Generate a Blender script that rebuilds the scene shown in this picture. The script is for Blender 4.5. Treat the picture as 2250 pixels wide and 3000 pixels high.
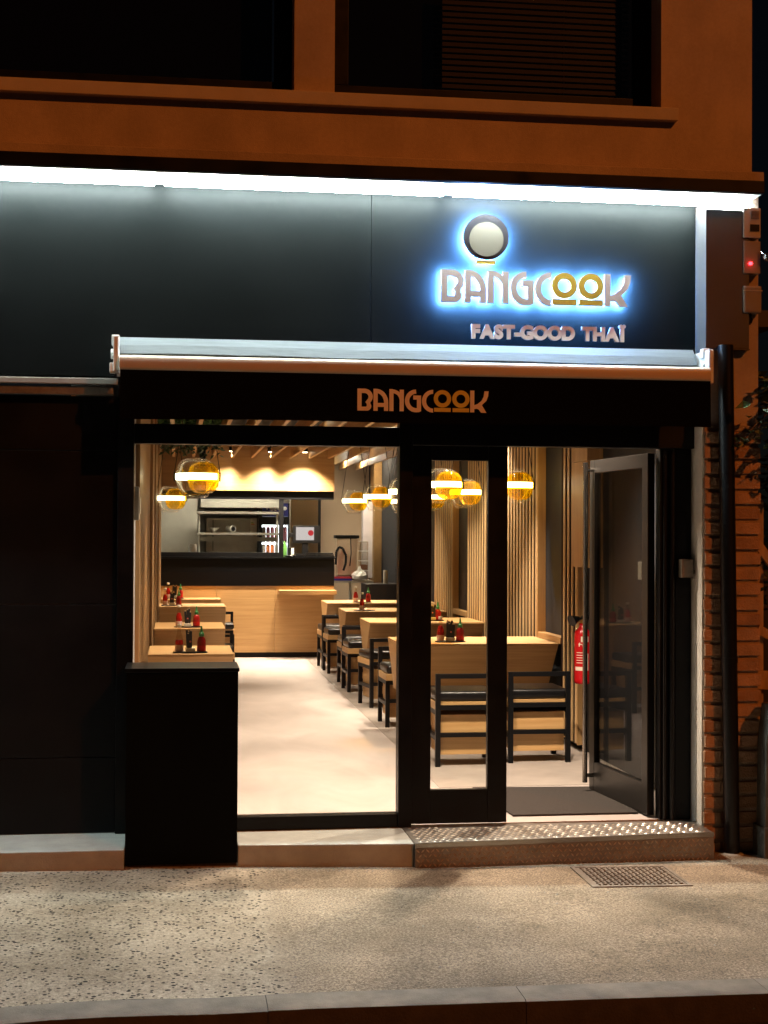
import bpy, bmesh, math, random
from mathutils import Vector, Matrix
random.seed(7)
scene = bpy.context.scene
for o in list(bpy.data.objects): bpy.data.objects.remove(o)
C = scene.collection
R = math.radians

# ------------------------------------------------------------------ camera, world, light, exposure
cam = bpy.data.cameras.new('camera'); cam_o = bpy.data.objects.new('camera', cam); C.objects.link(cam_o)
cam.sensor_fit = 'VERTICAL'; cam.sensor_height = 36.0; cam.lens = 52.2; cam.clip_start = 0.1; cam.clip_end = 500
yaw, pitch, roll = R(7.93), R(0.88), 0.005
fw = Vector((math.sin(yaw) * math.cos(pitch), math.cos(yaw) * math.cos(pitch), math.sin(pitch)))
r0 = Vector((math.cos(yaw), -math.sin(yaw), 0)); u0 = r0.cross(fw)
rt = r0 * math.cos(roll) + u0 * math.sin(roll); up = -r0 * math.sin(roll) + u0 * math.cos(roll)
cam_o.matrix_world = Matrix(((rt.x, up.x, -fw.x, 0), (rt.y, up.y, -fw.y, 0), (rt.z, up.z, -fw.z, 1.68), (0, 0, 0, 1)))
scene.camera = cam_o

SUN_DIR = Vector((0.62, -1.0, 0.80)).normalized()      # towards the sodium street lighting
world = bpy.data.worlds.new('World'); scene.world = world; world.use_nodes = True
wn = world.node_tree.nodes; wl = world.node_tree.links
sky = wn.new('ShaderNodeTexSky'); sky.sky_type = 'NISHITA'; sky.sun_disc = False
sky.sun_elevation = math.asin(SUN_DIR.z); sky.sun_rotation = math.atan2(SUN_DIR.x, SUN_DIR.y)
bg = wn['Background']; bg.inputs['Strength'].default_value = 0.0006
wl.new(sky.outputs['Color'], bg.inputs['Color'])
sun = bpy.data.lights.new('street_light_glow', 'SUN'); sun.energy = 1.2; sun.angle = R(0.9); sun.color = (1.0, 0.245, 0.030)
sun_o = bpy.data.objects.new('street_light_glow', sun); C.objects.link(sun_o)
sun_o.rotation_euler = SUN_DIR.to_track_quat('Z', 'Y').to_euler(); sun_o.location = (6, -4, 9)
scene.view_settings.view_transform = 'Standard'; scene.view_settings.look = 'None'
scene.view_settings.exposure = 0.0; scene.view_settings.gamma = 1.0; scene.view_settings.use_curve_mapping = False
scene.render.engine = 'CYCLES'
cy = scene.cycles
cy.use_denoising = True; cy.max_bounces = 7; cy.diffuse_bounces = 4; cy.glossy_bounces = 4; cy.transmission_bounces = 6
cy.transparent_max_bounces = 24; cy.sample_clamp_indirect = 6.0; cy.caustics_reflective = False; cy.caustics_refractive = False

# ------------------------------------------------------------------ materials
MATS = {}
def mat(name, col, rough=0.5, metal=0.0, spec=0.5, emit=None, estr=0.0, var=0.0, scale=8.0, bump=0.0, bscale=60.0, stretch=(1, 1, 1), coat=0.0, rvar=0.0):
    m = bpy.data.materials.new(name); m.use_nodes = True
    nt = m.node_tree; b = nt.nodes['Principled BSDF']
    b.inputs['Base Color'].default_value = (*col, 1); b.inputs['Roughness'].default_value = rough
    b.inputs['Metallic'].default_value = metal; b.inputs['Specular IOR Level'].default_value = spec
    b.inputs['Coat Weight'].default_value = coat
    if emit: b.inputs['Emission Color'].default_value = (*emit, 1); b.inputs['Emission Strength'].default_value = estr
    if var or bump or rvar:
        tc = nt.nodes.new('ShaderNodeTexCoord'); mp = nt.nodes.new('ShaderNodeMapping'); mp.inputs['Scale'].default_value = stretch
        nt.links.new(tc.outputs['Object'], mp.inputs['Vector'])
        n = nt.nodes.new('ShaderNodeTexNoise'); n.inputs['Scale'].default_value = scale; n.inputs['Detail'].default_value = 6; n.inputs['Roughness'].default_value = 0.62
        nt.links.new(mp.outputs['Vector'], n.inputs['Vector'])
        if var:
            cr = nt.nodes.new('ShaderNodeValToRGB'); e = cr.color_ramp.elements
            e[0].position = 0.28; e[1].position = 0.74
            e[0].color = (*[c * (1 - var) for c in col], 1); e[1].color = (*[min(1, c * (1 + var * .7)) for c in col], 1)
            nt.links.new(n.outputs['Fac'], cr.inputs['Fac']); nt.links.new(cr.outputs['Color'], b.inputs['Base Color'])
        if rvar:
            mr = nt.nodes.new('ShaderNodeMapRange'); mr.inputs['From Min'].default_value = 0.3; mr.inputs['From Max'].default_value = 0.7
            mr.inputs['To Min'].default_value = max(0.02, rough - rvar); mr.inputs['To Max'].default_value = min(1, rough + rvar)
            nt.links.new(n.outputs['Fac'], mr.inputs['Value']); nt.links.new(mr.outputs['Result'], b.inputs['Roughness'])
        if bump:
            n2 = nt.nodes.new('ShaderNodeTexNoise'); n2.inputs['Scale'].default_value = bscale; n2.inputs['Detail'].default_value = 4
            nt.links.new(mp.outputs['Vector'], n2.inputs['Vector'])
            bp = nt.nodes.new('ShaderNodeBump'); bp.inputs['Strength'].default_value = bump; bp.inputs['Distance'].default_value = 0.01
            nt.links.new(n2.outputs['Fac'], bp.inputs['Height']); nt.links.new(bp.outputs['Normal'], b.inputs['Normal'])
    MATS[name] = m; return m
def emis(name, col, s):
    m = bpy.data.materials.new(name); m.use_nodes = True; nt = m.node_tree
    nt.nodes.remove(nt.nodes['Principled BSDF']); e = nt.nodes.new('ShaderNodeEmission')
    e.inputs['Color'].default_value = (*col, 1); e.inputs['Strength'].default_value = s
    nt.links.new(e.outputs[0], nt.nodes['Material Output'].inputs['Surface']); MATS[name] = m; return m
def glass(name, tint, refl=1.0, rough=0.0, ior=1.5):
    m = bpy.data.materials.new(name); m.use_nodes = True; nt = m.node_tree
    nt.nodes.remove(nt.nodes['Principled BSDF'])
    t = nt.nodes.new('ShaderNodeBsdfTransparent'); t.inputs['Color'].default_value = (*tint, 1)
    g = nt.nodes.new('ShaderNodeBsdfGlossy'); g.inputs['Roughness'].default_value = rough; g.inputs['Color'].default_value = (refl, refl, refl, 1)
    f = nt.nodes.new('ShaderNodeFresnel')
    ge = nt.nodes.new('ShaderNodeNewGeometry'); mr = nt.nodes.new('ShaderNodeMapRange')     # the same reflectance from either side of the sheet
    mr.inputs['To Min'].default_value = ior; mr.inputs['To Max'].default_value = 1 / ior
    nt.links.new(ge.outputs['Backfacing'], mr.inputs['Value']); nt.links.new(mr.outputs['Result'], f.inputs['IOR'])
    mx = nt.nodes.new('ShaderNodeMixShader')
    nt.links.new(f.outputs[0], mx.inputs[0]); nt.links.new(t.outputs[0], mx.inputs[1]); nt.links.new(g.outputs[0], mx.inputs[2])
    nt.links.new(mx.outputs[0], nt.nodes['Material Output'].inputs['Surface']); MATS[name] = m; return m

mat('plaster', (0.58, 0.46, 0.39), 0.85, var=.10, scale=3, bump=.35, bscale=160)
def stained(name, col, streak=.16, patch=.28):
    m = MATS[name]; nt = m.node_tree; b = nt.nodes['Principled BSDF']; N = nt.nodes.new; L = nt.links.new
    src = b.inputs['Base Color'].links[0].from_socket; tc = N('ShaderNodeTexCoord')
    for sc, ns, lo, hi, k in (((1.6, 1.6, .45), 1.6, .30, .62, streak), ((1, 1, 1), .9, .35, .65, patch), ((1, 1, 1), 55, .3, .7, .14)):
        mp = N('ShaderNodeMapping'); mp.inputs['Scale'].default_value = sc; L(tc.outputs['Object'], mp.inputs[0])
        n = N('ShaderNodeTexNoise'); n.inputs['Scale'].default_value = ns; n.inputs['Detail'].default_value = 7; n.inputs['Roughness'].default_value = .66; L(mp.outputs[0], n.inputs['Vector'])
        cr = N('ShaderNodeValToRGB'); e = cr.color_ramp.elements; e[0].position = lo; e[1].position = hi; e[0].color = (1 - k, 1 - k, 1 - k, 1); e[1].color = (1, 1, 1, 1); L(n.outputs[0], cr.inputs[0])
        mx = N('ShaderNodeMix'); mx.data_type = 'RGBA'; mx.blend_type = 'MULTIPLY'; mx.inputs[0].default_value = 1; L(src, mx.inputs[6]); L(cr.outputs[0], mx.inputs[7]); src = mx.outputs[2]
    L(src, b.inputs['Base Color'])
stained('plaster', 0)
mat('plaster_grey', (0.42, 0.42, 0.40), 0.8, var=.2, scale=5, bump=.2, bscale=90)
mat('plaster_white', (0.80, 0.76, 0.68), 0.75, var=.12, scale=6, bump=.5, bscale=120)
mat('sill_stone', (0.52, 0.45, 0.38), 0.8, var=.12, scale=4, bump=.2, bscale=120)
mat('black_metal', (0.0025, 0.0025, 0.003), 0.42, spec=.22, rvar=.12, scale=6)
mat('black_panel', (0.0023, 0.0029, 0.0029), 0.5, spec=.045, var=.10, scale=2.5, rvar=.05, bump=.03, bscale=400)
mat('black_shutter', (0.003, 0.003, 0.0036), 0.5, spec=.2, var=.3, scale=3, rvar=.1)
mat('box_metal', (0.062, 0.058, 0.056), 0.42, spec=.5, var=.15, scale=3)
mat('unlit_room_black', (0.004, 0.004, 0.005), 0.08, spec=.5)
mat('blind', (0.016, 0.012, 0.009), 0.6, spec=.2)
mat('brick', (0.42, 0.26, 0.16), 0.9, var=.30, scale=9, bump=.6, bscale=90)
mat('brick_dark', (0.34, 0.20, 0.12), 0.9, var=.30, scale=9, bump=.6, bscale=90)
mat('mortar', (0.36, 0.27, 0.20), 0.95, var=.25, scale=20, bump=.6, bscale=120)
mat('white_alu', (0.72, 0.70, 0.66), 0.38, spec=.5)
mat('cream_alu', (0.55, 0.44, 0.33), 0.42, spec=.5, var=.06, scale=2)
mat('awning_cover', (0.085, 0.098, 0.105), 0.75, var=.18, scale=3, stretch=(.6, 3, 3), bump=.25, bscale=14)
mat('valance_cloth', (0.0022, 0.0022, 0.0026), 0.9, spec=.05, bump=.2, bscale=500)
mat('print_cream', (0.80, 0.66, 0.50), 0.8)
mat('print_gold', (0.66, 0.50, 0.07), 0.8)
mat('letter_metal', (0.38, 0.33, 0.31), 0.45, metal=.25, rvar=.08, scale=40, stretch=(1, 1, 12))
mat('letter_gold', (0.36, 0.24, 0.025), 0.45, metal=.25)
mat('letter_lit_edge', (0.8, 0.8, 0.8), 0.4)  # pale letter sides: light on the edges put into the colour
mat('subtitle_metal', (0.80, 0.78, 0.76), 0.45, metal=.1)
mat('emblem_dark', (0.015, 0.013, 0.016), 0.35)
mat('emblem_silver', (0.10, 0.088, 0.068), 0.6, spec=.2)
mat('pipe_black', (0.004, 0.004, 0.005), 0.33, spec=.4)
mat('device_white', (0.42, 0.38, 0.32), 0.45)
mat('device_grey', (0.22, 0.19, 0.16), 0.5)
mat('concrete_ledge', (0.34, 0.34, 0.31), 0.75, var=.22, scale=6, bump=.35, bscale=110)
mat('iron', (0.20, 0.168, 0.135), 0.55, metal=.3, var=.4, scale=14)
mat('tread_metal', (0.23, 0.205, 0.18), 0.42, metal=.6, var=.35, scale=16, rvar=.12)
mat('tread_highlight', (0.72, 0.64, 0.54), 0.32, metal=.55)  # paler than the plate: highlights on the raised marks painted in
mat('soil_strip', (0.10, 0.075, 0.05), 1.0, var=.5, scale=30, bump=.9, bscale=120)
mat('leaf', (0.030, 0.075, 0.022), 0.5, var=.4, scale=6)
mat('leaf_dark', (0.016, 0.042, 0.016), 0.5, var=.4, scale=6)
mat('stem', (0.08, 0.06, 0.04), 0.9)
mat('fence_wood', (0.40, 0.27, 0.16), 0.85, var=.35, scale=6, stretch=(6, 6, 1))
mat('post_stone', (0.09, 0.085, 0.07), 0.95, var=.4, scale=8, bump=.5)
mat('asphalt_road', (0.035, 0.033, 0.031), 0.9, var=.35, scale=30, bump=.8, bscale=180)
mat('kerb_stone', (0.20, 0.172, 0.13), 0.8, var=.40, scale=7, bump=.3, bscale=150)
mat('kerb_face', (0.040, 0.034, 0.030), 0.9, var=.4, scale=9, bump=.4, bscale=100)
# interior
def wood(name, a, b_, axis=0, rough=.45, k=1.0):
    m = bpy.data.materials.new(name); m.use_nodes = True; nt = m.node_tree; b = nt.nodes['Principled BSDF']
    tc = nt.nodes.new('ShaderNodeTexCoord'); mp = nt.nodes.new('ShaderNodeMapping')
    s = [16 * k] * 3; s[axis] = 0.7 * k; mp.inputs['Scale'].default_value = s
    n = nt.nodes.new('ShaderNodeTexNoise'); n.inputs['Scale'].default_value = 2.2; n.inputs['Detail'].default_value = 8; n.inputs['Roughness'].default_value = .65; n.inputs['Distortion'].default_value = .3
    cr = nt.nodes.new('ShaderNodeValToRGB'); e = cr.color_ramp.elements; e[0].position = .3; e[1].position = .72; e[0].color = (*a, 1); e[1].color = (*b_, 1)
    nt.links.new(tc.outputs['Object'], mp.inputs['Vector']); nt.links.new(mp.outputs['Vector'], n.inputs['Vector'])
    nt.links.new(n.outputs['Fac'], cr.inputs['Fac'])
    oi = nt.nodes.new('ShaderNodeObjectInfo'); mr = nt.nodes.new('ShaderNodeMapRange'); mr.inputs['To Min'].default_value = .86; mr.inputs['To Max'].default_value = 1.08   # every board its own tone
    hs = nt.nodes.new('ShaderNodeHueSaturation'); nt.links.new(oi.outputs['Random'], mr.inputs['Value']); nt.links.new(mr.outputs['Result'], hs.inputs['Value'])
    nt.links.new(cr.outputs['Color'], hs.inputs['Color']); nt.links.new(hs.outputs['Color'], b.inputs['Base Color'])
    b.inputs['Roughness'].default_value = rough; MATS[name] = m; return m
wood('oak_x', (0.42, 0.235, 0.085), (0.57, 0.35, 0.145), 0)
wood('oak_z', (0.42, 0.235, 0.085), (0.57, 0.35, 0.145), 2)
wood('oak_y', (0.42, 0.235, 0.085), (0.57, 0.35, 0.145), 1)
wood('oak_dim', (0.24, 0.13, 0.05), (0.33, 0.19, 0.08), 0)  # darkened copy of the oak: bulkhead shade put into the colour
wood('oak_shaded_z', (0.24, 0.13, 0.05), (0.33, 0.19, 0.08), 2)  # darkened oak copy, so the left wall boards read less lit
wood('oak_slat', (0.56, 0.37, 0.17), (0.70, 0.49, 0.25), 2)
mat('slat_back', (0.022, 0.010, 0.006), 0.9, spec=.1)
mat('navy_wall', (0.0065, 0.0088, 0.0135), 0.7, var=.1, scale=4)
mat('dark_ceiling', (0.055, 0.05, 0.048), 0.8)
mat('black_laminate', (0.002, 0.002, 0.0025), 0.35, spec=.18)
mat('black_frame', (0.0028, 0.0028, 0.0034), 0.45, spec=.2)
mat('leather', (0.004, 0.0038, 0.0045), 0.32, spec=.38, bump=.12, bscale=90)
mat('steel', (0.55, 0.52, 0.46), 0.36, metal=.55, var=.1, scale=4)
mat('steel_dim', (0.42, 0.40, 0.34), 0.45, metal=.25, var=.15, scale=3)
mat('kitchen_wall', (0.45, 0.42, 0.36), 0.55)
mat('beige_wall', (0.62, 0.46, 0.31), 0.7)
mat('pillar_white', (0.62, 0.57, 0.58), 0.6, var=.1, scale=8)
mat('pillar_brown', (0.30, 0.17, 0.06), 0.6, var=.15, scale=8)
mat('plastic_black', (0.005, 0.005, 0.0055), 0.35, spec=.3)
mat('plastic_white', (0.75, 0.72, 0.66), 0.4)
mat('plastic_bag', (0.72, 0.68, 0.62), 0.35)
mat('tray_red', (0.45, 0.03, 0.05), 0.4)
mat('tray_blue', (0.02, 0.03, 0.40), 0.4)
mat('crate_blue', (0.10, 0.24, 0.32), 0.5)
mat('food_brown', (0.28, 0.13, 0.07), 0.8)
mat('navy_print', (0.010, 0.015, 0.16), 0.4)
mat('can_red', (0.60, 0.03, 0.05), 0.35)
mat('can_pink', (0.75, 0.30, 0.45), 0.4)
mat('can_white', (0.8, 0.78, 0.75), 0.4)
mat('can_orange', (0.80, 0.25, 0.08), 0.4)
mat('can_blue', (0.06, 0.15, 0.6), 0.4)
mat('bottle_green', (0.10, 0.26, 0.06), 0.3)
mat('label_paper', (0.75, 0.68, 0.55), 0.6)
mat('label_pink', (0.62, 0.42, 0.36), 0.6)
mat('sauce_red', (0.42, 0.010, 0.008), 0.18, spec=.6)
mat('sauce_dark', (0.26, 0.008, 0.008), 0.2, spec=.6)
mat('cap_green', (0.012, 0.16, 0.035), 0.35)
mat('cap_cream', (0.72, 0.64, 0.50), 0.45)
mat('paper_black', (0.010, 0.010, 0.012), 0.6)
mat('chopstick', (0.66, 0.50, 0.28), 0.6)
mat('print_pink', (0.6, 0.16, 0.14), 0.6)
mat('ext_red', (0.50, 0.006, 0.010), 0.22, spec=.6, coat=.4)
mat('brass', (0.55, 0.38, 0.12), 0.3, metal=1.0)
mat('mat_fibre', (0.035, 0.027, 0.022), 1.0, var=.45, scale=120, bump=.8, bscale=300)
mat('door_frame', (0.028, 0.026, 0.024), 0.3, metal=.5, spec=.4)
mat('bar_steel', (0.34, 0.32, 0.29), 0.25, metal=1.0)
mat('energy_yellow', (0.7, 0.55, 0.05), 0.5); mat('energy_orange', (0.8, 0.25, 0.02), 0.5); mat('energy_green', (0.15, 0.4, 0.05), 0.5)
mat('moss', (0.045, 0.11, 0.018), 0.9, var=.4, scale=20)
glass('pane', (0.97, 0.98, 0.97), ior=1.45)
glass('pane_door', (0.66, 0.66, 0.64), refl=.42, ior=1.45)
glass('globe_clear', (0.975, 0.955, 0.945), ior=1.52)
glass('globe_amber', (0.98, 0.74, 0.07), ior=1.45)
def add_body(name, col, f):
    m = MATS[name]; nt = m.node_tree; out = nt.nodes['Material Output']; src = out.inputs['Surface'].links[0].from_socket
    t = nt.nodes.new('ShaderNodeBsdfTranslucent'); t.inputs['Color'].default_value = (*col, 1)
    d = nt.nodes.new('ShaderNodeBsdfDiffuse'); d.inputs['Color'].default_value = (*col, 1)
    a = nt.nodes.new('ShaderNodeMixShader'); a.inputs[0].default_value = .5; nt.links.new(t.outputs[0], a.inputs[1]); nt.links.new(d.outputs[0], a.inputs[2])
    b = nt.nodes.new('ShaderNodeMixShader'); b.inputs[0].default_value = f; nt.links.new(src, b.inputs[1]); nt.links.new(a.outputs[0], b.inputs[2])
    nt.links.new(b.outputs[0], out.inputs['Surface'])
add_body('globe_amber', (1.0, 0.60, 0.02), .09); add_body('globe_clear', (.9, .85, .8), .012)
glass('box_clear', (0.84, 0.82, 0.78), rough=.15, ior=1.4)
glass('bottle_clear', (0.92, 0.86, 0.78), ior=1.35)
LED_COL = (0.84, 1.0, 0.99)
emis('led_tube', LED_COL, 480.0)
emis('halo', (0.13, 0.38, 1.0), 2300.0)
emis('lamp_band', (1.0, 0.88, 0.52), 9.0)
emis('spot_face', (1.0, 0.80, 0.52), 60.0)
emis('fridge_light', (0.90, 0.95, 1.0), 7.0)
emis('kitchen_tube', (1.0, 0.90, 0.72), 95.0)
emis('passage_tube', (1.0, 0.85, 0.65), 260.0)
emis('screen', (0.9, 0.80, 0.76), 0.75)
emis('screen_red', (0.85, 0.06, 0.07), 0.7)
emis('red_led', (1.0, 0.02, 0.03), 14.0)
emis('exit_sign', (0.7, 1.0, 0.45), 3.0)

# the two pavement surfaces: coarse pitted concrete on the left, finer asphalt on the right
def pavement_mat():
    m = bpy.data.materials.new('pavement'); m.use_nodes = True; nt = m.node_tree; b = nt.nodes['Principled BSDF']; N = nt.nodes.new; L = nt.links.new
    tc = N('ShaderNodeTexCoord'); sx = N('ShaderNodeSeparateXYZ'); L(tc.outputs['Object'], sx.inputs[0])
    def noise(s, d=5, r=.6):
        n = N('ShaderNodeTexNoise'); n.inputs['Scale'].default_value = s; n.inputs['Detail'].default_value = d; n.inputs['Roughness'].default_value = r
        L(tc.outputs['Object'], n.inputs['Vector']); return n.outputs['Fac']
    def ramp(x, p0, c0, p1, c1):
        r = N('ShaderNodeValToRGB'); e = r.color_ramp.elements; e[0].position = p0; e[1].position = p1; e[0].color = (*c0, 1); e[1].color = (*c1, 1); L(x, r.inputs[0]); return r.outputs[0]
    def mix(f, a, c, mode='MIX'):
        x = N('ShaderNodeMix'); x.data_type = 'RGBA'; x.blend_type = mode
        if isinstance(f, float): x.inputs[0].default_value = f
        else: L(f, x.inputs[0])
        L(a, x.inputs[6]); L(c, x.inputs[7]); return x.outputs[2]
    def math_(op, a, c=None):
        x = N('ShaderNodeMath'); x.operation = op
        for i, v in enumerate((a, c)):
            if v is None: continue
            if isinstance(v, (int, float)): x.inputs[i].default_value = v
            else: L(v, x.inputs[i])
        return x.outputs[0]
    big = ramp(noise(1.6, 7, .65), .3, (.52, .46, .39), .70, (1.22, 1.13, 1.05))
    v = N('ShaderNodeTexVoronoi'); v.inputs['Scale'].default_value = 52; v.inputs['Randomness'].default_value = 1; L(tc.outputs['Object'], v.inputs['Vector'])
    pick = N('ShaderNodeSeparateColor'); L(v.outputs['Color'], pick.inputs[0])
    pit = math_('MULTIPLY', math_('LESS_THAN', v.outputs['Distance'], math_('MULTIPLY', pick.outputs[1], .52)), math_('GREATER_THAN', pick.outputs[0], .38))
    v2 = N('ShaderNodeTexVoronoi'); v2.inputs['Scale'].default_value = 85; L(tc.outputs['Object'], v2.inputs['Vector'])
    grain_a = ramp(noise(55, 6, .8), .34, (.20, .178, .142), .66, (.58, .525, .43))
    pits = ramp(pit, 0, (1, 1, 1), 1, (.03, .024, .016))
    coarse = mix(1.0, grain_a, pits, 'MULTIPLY')
    fine = ramp(v2.outputs['Distance'], .05, (.46, .405, .325), .50, (.16, .138, .11))
    fine = mix(.6, fine, ramp(noise(85, 6, .9), .42, (.045, .037, .028), .60, (.68, .60, .47)))
    wob = math_('ADD', sx.outputs[0], math_('MULTIPLY', math_('SUBTRACT', noise(7, 4), .5), .16))
    f = math_('SMOOTH_MIN', math_('MAXIMUM', math_('MULTIPLY', math_('SUBTRACT', wob, .40), 9), 0), 1.0)
    colr = mix(1.0, mix(f, coarse, fine), big, 'MULTIPLY')
    L(colr, b.inputs['Base Color']); b.inputs['Roughness'].default_value = .85; b.inputs['Specular IOR Level'].default_value = .3
    h = math_('SUBTRACT', math_('MULTIPLY', noise(85, 6, .7), .7), math_('MULTIPLY', math_('MULTIPLY', pit, math_('SUBTRACT', 1.0, f)), .7))
    bp = N('ShaderNodeBump'); bp.inputs['Strength'].default_value = .9; bp.inputs['Distance'].default_value = .012
    L(h, bp.inputs['Height']); L(bp.outputs[0], b.inputs['Normal']); MATS['pavement'] = m
pavement_mat()
def floor_mat():
    m = bpy.data.materials.new('floor_resin'); m.use_nodes = True; nt = m.node_tree; b = nt.nodes['Principled BSDF']; N = nt.nodes.new; L = nt.links.new
    tc = N('ShaderNodeTexCoord'); mp = N('ShaderNodeMapping'); mp.inputs['Scale'].default_value = (1.0, .45, 1); L(tc.outputs['Object'], mp.inputs[0])
    n = N('ShaderNodeTexNoise'); n.inputs['Scale'].default_value = 2.0; n.inputs['Detail'].default_value = 7; n.inputs['Roughness'].default_value = .6; n.inputs['Distortion'].default_value = 1.2; L(mp.outputs[0], n.inputs['Vector'])
    cr = N('ShaderNodeValToRGB'); e = cr.color_ramp.elements; e[0].position = .3; e[1].position = .68; e[0].color = (.37, .32, .295, 1); e[1].color = (.48, .42, .39, 1)
    L(n.outputs[0], cr.inputs[0]); L(cr.outputs[0], b.inputs['Base Color']); b.inputs['Roughness'].default_value = .42; b.inputs['Specular IOR Level'].default_value = .35; MATS['floor_resin'] = m
floor_mat()
mat('floor_border', (0.33, 0.285, 0.25), 0.45, var=.22, scale=3)

# ------------------------------------------------------------------ mesh helpers
class MB:
    def __init__(s): s.v = []; s.f = []
    def box(s, x0, x1, y0, y1, z0, z1):
        i = len(s.v)
        s.v += [(x0, y0, z0), (x1, y0, z0), (x1, y1, z0), (x0, y1, z0), (x0, y0, z1), (x1, y0, z1), (x1, y1, z1), (x0, y1, z1)]
        s.f += [tuple(i + k for k in q) for q in ((0, 3, 2, 1), (4, 5, 6, 7), (0, 1, 5, 4), (1, 2, 6, 5), (2, 3, 7, 6), (3, 0, 4, 7))]; return s
    def prism(s, poly, ax, a, b):
        """extrude a 2-D polygon along axis ax (0 x, 1 y, 2 z); poly in the other two axes in order"""
        i = len(s.v); n = len(poly)
        for t in (a, b):
            for p in poly:
                q = list(p); q.insert(ax, t); s.v.append(tuple(q))
        s.f.append(tuple(i + k for k in range(n))); s.f.append(tuple(i + n + k for k in reversed(range(n))))
        for k in range(n): s.f.append((i + k, i + n + k, i + n + (k + 1) % n, i + (k + 1) % n))
        return s
    def cyl(s, p0, p1, r0, r1=None, n=12):
        r1 = r0 if r1 is None else r1
        p0, p1 = Vector(p0), Vector(p1); d = (p1 - p0).normalized()
        a = d.orthogonal().normalized(); b = d.cross(a); i = len(s.v)
        for p, r in ((p0, r0), (p1, r1)):
            for k in range(n):
                t = 2 * math.pi * k / n; s.v.append(tuple(p + (a * math.cos(t) + b * math.sin(t)) * r))
        for k in range(n): s.f.append((i + k, i + (k + 1) % n, i + n + (k + 1) % n, i + n + k))
        s.f.append(tuple(i + k for k in reversed(range(n)))); s.f.append(tuple(i + n + k for k in range(n))); return s
    def lathe(s, prof, c=(0, 0, 0), n=20, sx=1.0):
        i = len(s.v); m = len(prof)
        for r, z in prof:
            for k in range(n):
                t = 2 * math.pi * k / n; s.v.append((c[0] + r * math.cos(t) * sx, c[1] + r * math.sin(t), c[2] + z))
        for j in range(m - 1):
            for k in range(n):
                s.f.append((i + j * n + k, i + j * n + (k + 1) % n, i + (j + 1) * n + (k + 1) % n, i + (j + 1) * n + k))
        s.f.append(tuple(i + k for k in reversed(range(n)))); s.f.append(tuple(i + (m - 1) * n + k for k in range(n))); return s
    def tube(s, pts, r, n=8):
        for a, b in zip(pts, pts[1:]): s.cyl(a, b, r, n=n)
        return s
    def mesh(s, name, m, bevel=0, smooth=False, seg=2):
        me = bpy.data.meshes.new(name); me.from_pydata(s.v, [], s.f)
        bm = bmesh.new(); bm.from_mesh(me)
        bmesh.ops.recalc_face_normals(bm, faces=bm.faces)
        if bevel:
            es = [e for e in bm.edges if len(e.link_faces) == 2 and e.calc_face_angle(0) > .5]
            bmesh.ops.bevel(bm, geom=es, offset=bevel, segments=seg, affect='EDGES', profile=.6, clamp_overlap=True)
        bm.to_mesh(me); bm.free()
        if smooth:
            for p in me.polygons: p.use_smooth = True
            if hasattr(me, 'set_sharp_from_angle'): me.set_sharp_from_angle(angle=R(42))
        me.materials.append(MATS[m]); return me
    def build(s, name, m, parent=None, bevel=0, smooth=False, seg=2, kind=None):
        return link(name, s.mesh(name, m, bevel, smooth, seg), parent, kind)
def link(name, me, parent=None, kind=None):
    o = bpy.data.objects.new(name, me); C.objects.link(o)
    if parent:
        o.parent = parent
        w = parent; t = Vector((0, 0, 0)); plain = True
        if parent.get('_w'):
            o.matrix_parent_inverse = Matrix.Translation(-Vector(parent['_w']))
        elif parent.parent and parent.parent.get('_w'): pass
    if kind: o['kind'] = kind
    return o
def tag(o, label, cat, group=None):
    o['label'] = label; o['category'] = cat
    if group: o['group'] = group
    return o
def empty(name, loc, label=None, cat=None, group=None, rz=0.0, world=False):
    """an Empty at a thing's base; world=True: parts are given in world coordinates"""
    o = bpy.data.objects.new(name, None); C.objects.link(o); o.location = loc; o.rotation_euler = (0, 0, rz); o.empty_display_size = .05
    if world: o['_w'] = tuple(loc)
    if label: tag(o, label, cat, group)
    return o
def copy_tree(o, parent=None):
    c = o.copy(); C.objects.link(c); c.parent = parent
    for ch in list(o.children): copy_tree(ch, c)
    return c
def box(x0, x1, y0, y1, z0, z1): return MB().box(x0, x1, y0, y1, z0, z1)
def struct(name, mb, m, bevel=0): return mb.build(name, m, None, bevel, kind='structure')

# ------------------------------------------------------------------ ground
def pz(x, y): return -0.112 - 0.013 * x - 0.012 * (8.05 - y)
KX = [-4, -2.5, -1.6, -0.95, -0.72, -0.45, -0.15, 0.1, 0.5, 1, 2, 3, 5, 9]
KO = [5.10, 5.36, 5.50, 5.585, 5.64, 5.69, 5.715, 5.70, 5.735, 5.745, 5.77, 5.79, 5.80, 5.80]
KI = [k + 0.185 for k in KO]
def sheet(xs, lo, hi, zf, ny=1):
    mb = MB()
    for j in range(ny + 1):
        for i, x in enumerate(xs):
            y = lo[i] + (hi[i] - lo[i]) * j / ny; mb.v.append((x, y, zf(x, y)))
    n = len(xs)
    for j in range(ny):
        for i in range(n - 1): mb.f.append((j * n + i, j * n + i + 1, (j + 1) * n + i + 1, (j + 1) * n + i))
    return mb
struct('road', MB().box(-60, 60, -60, 5.9, -0.40, -0.285), 'asphalt_road')
struct('terrain', MB().box(-60, 60, 5.9, 90, -0.50, -0.42), 'asphalt_road')
struct('pavement', sheet(KX, KI, [8.75] * len(KX), pz, 6), 'pavement')
def kerb_at(x):
    for i in range(len(KX) - 1):
        if KX[i] <= x <= KX[i + 1]: t = (x - KX[i]) / (KX[i + 1] - KX[i]); return KO[i] + (KO[i + 1] - KO[i]) * t
    return KO[-1]
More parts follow.
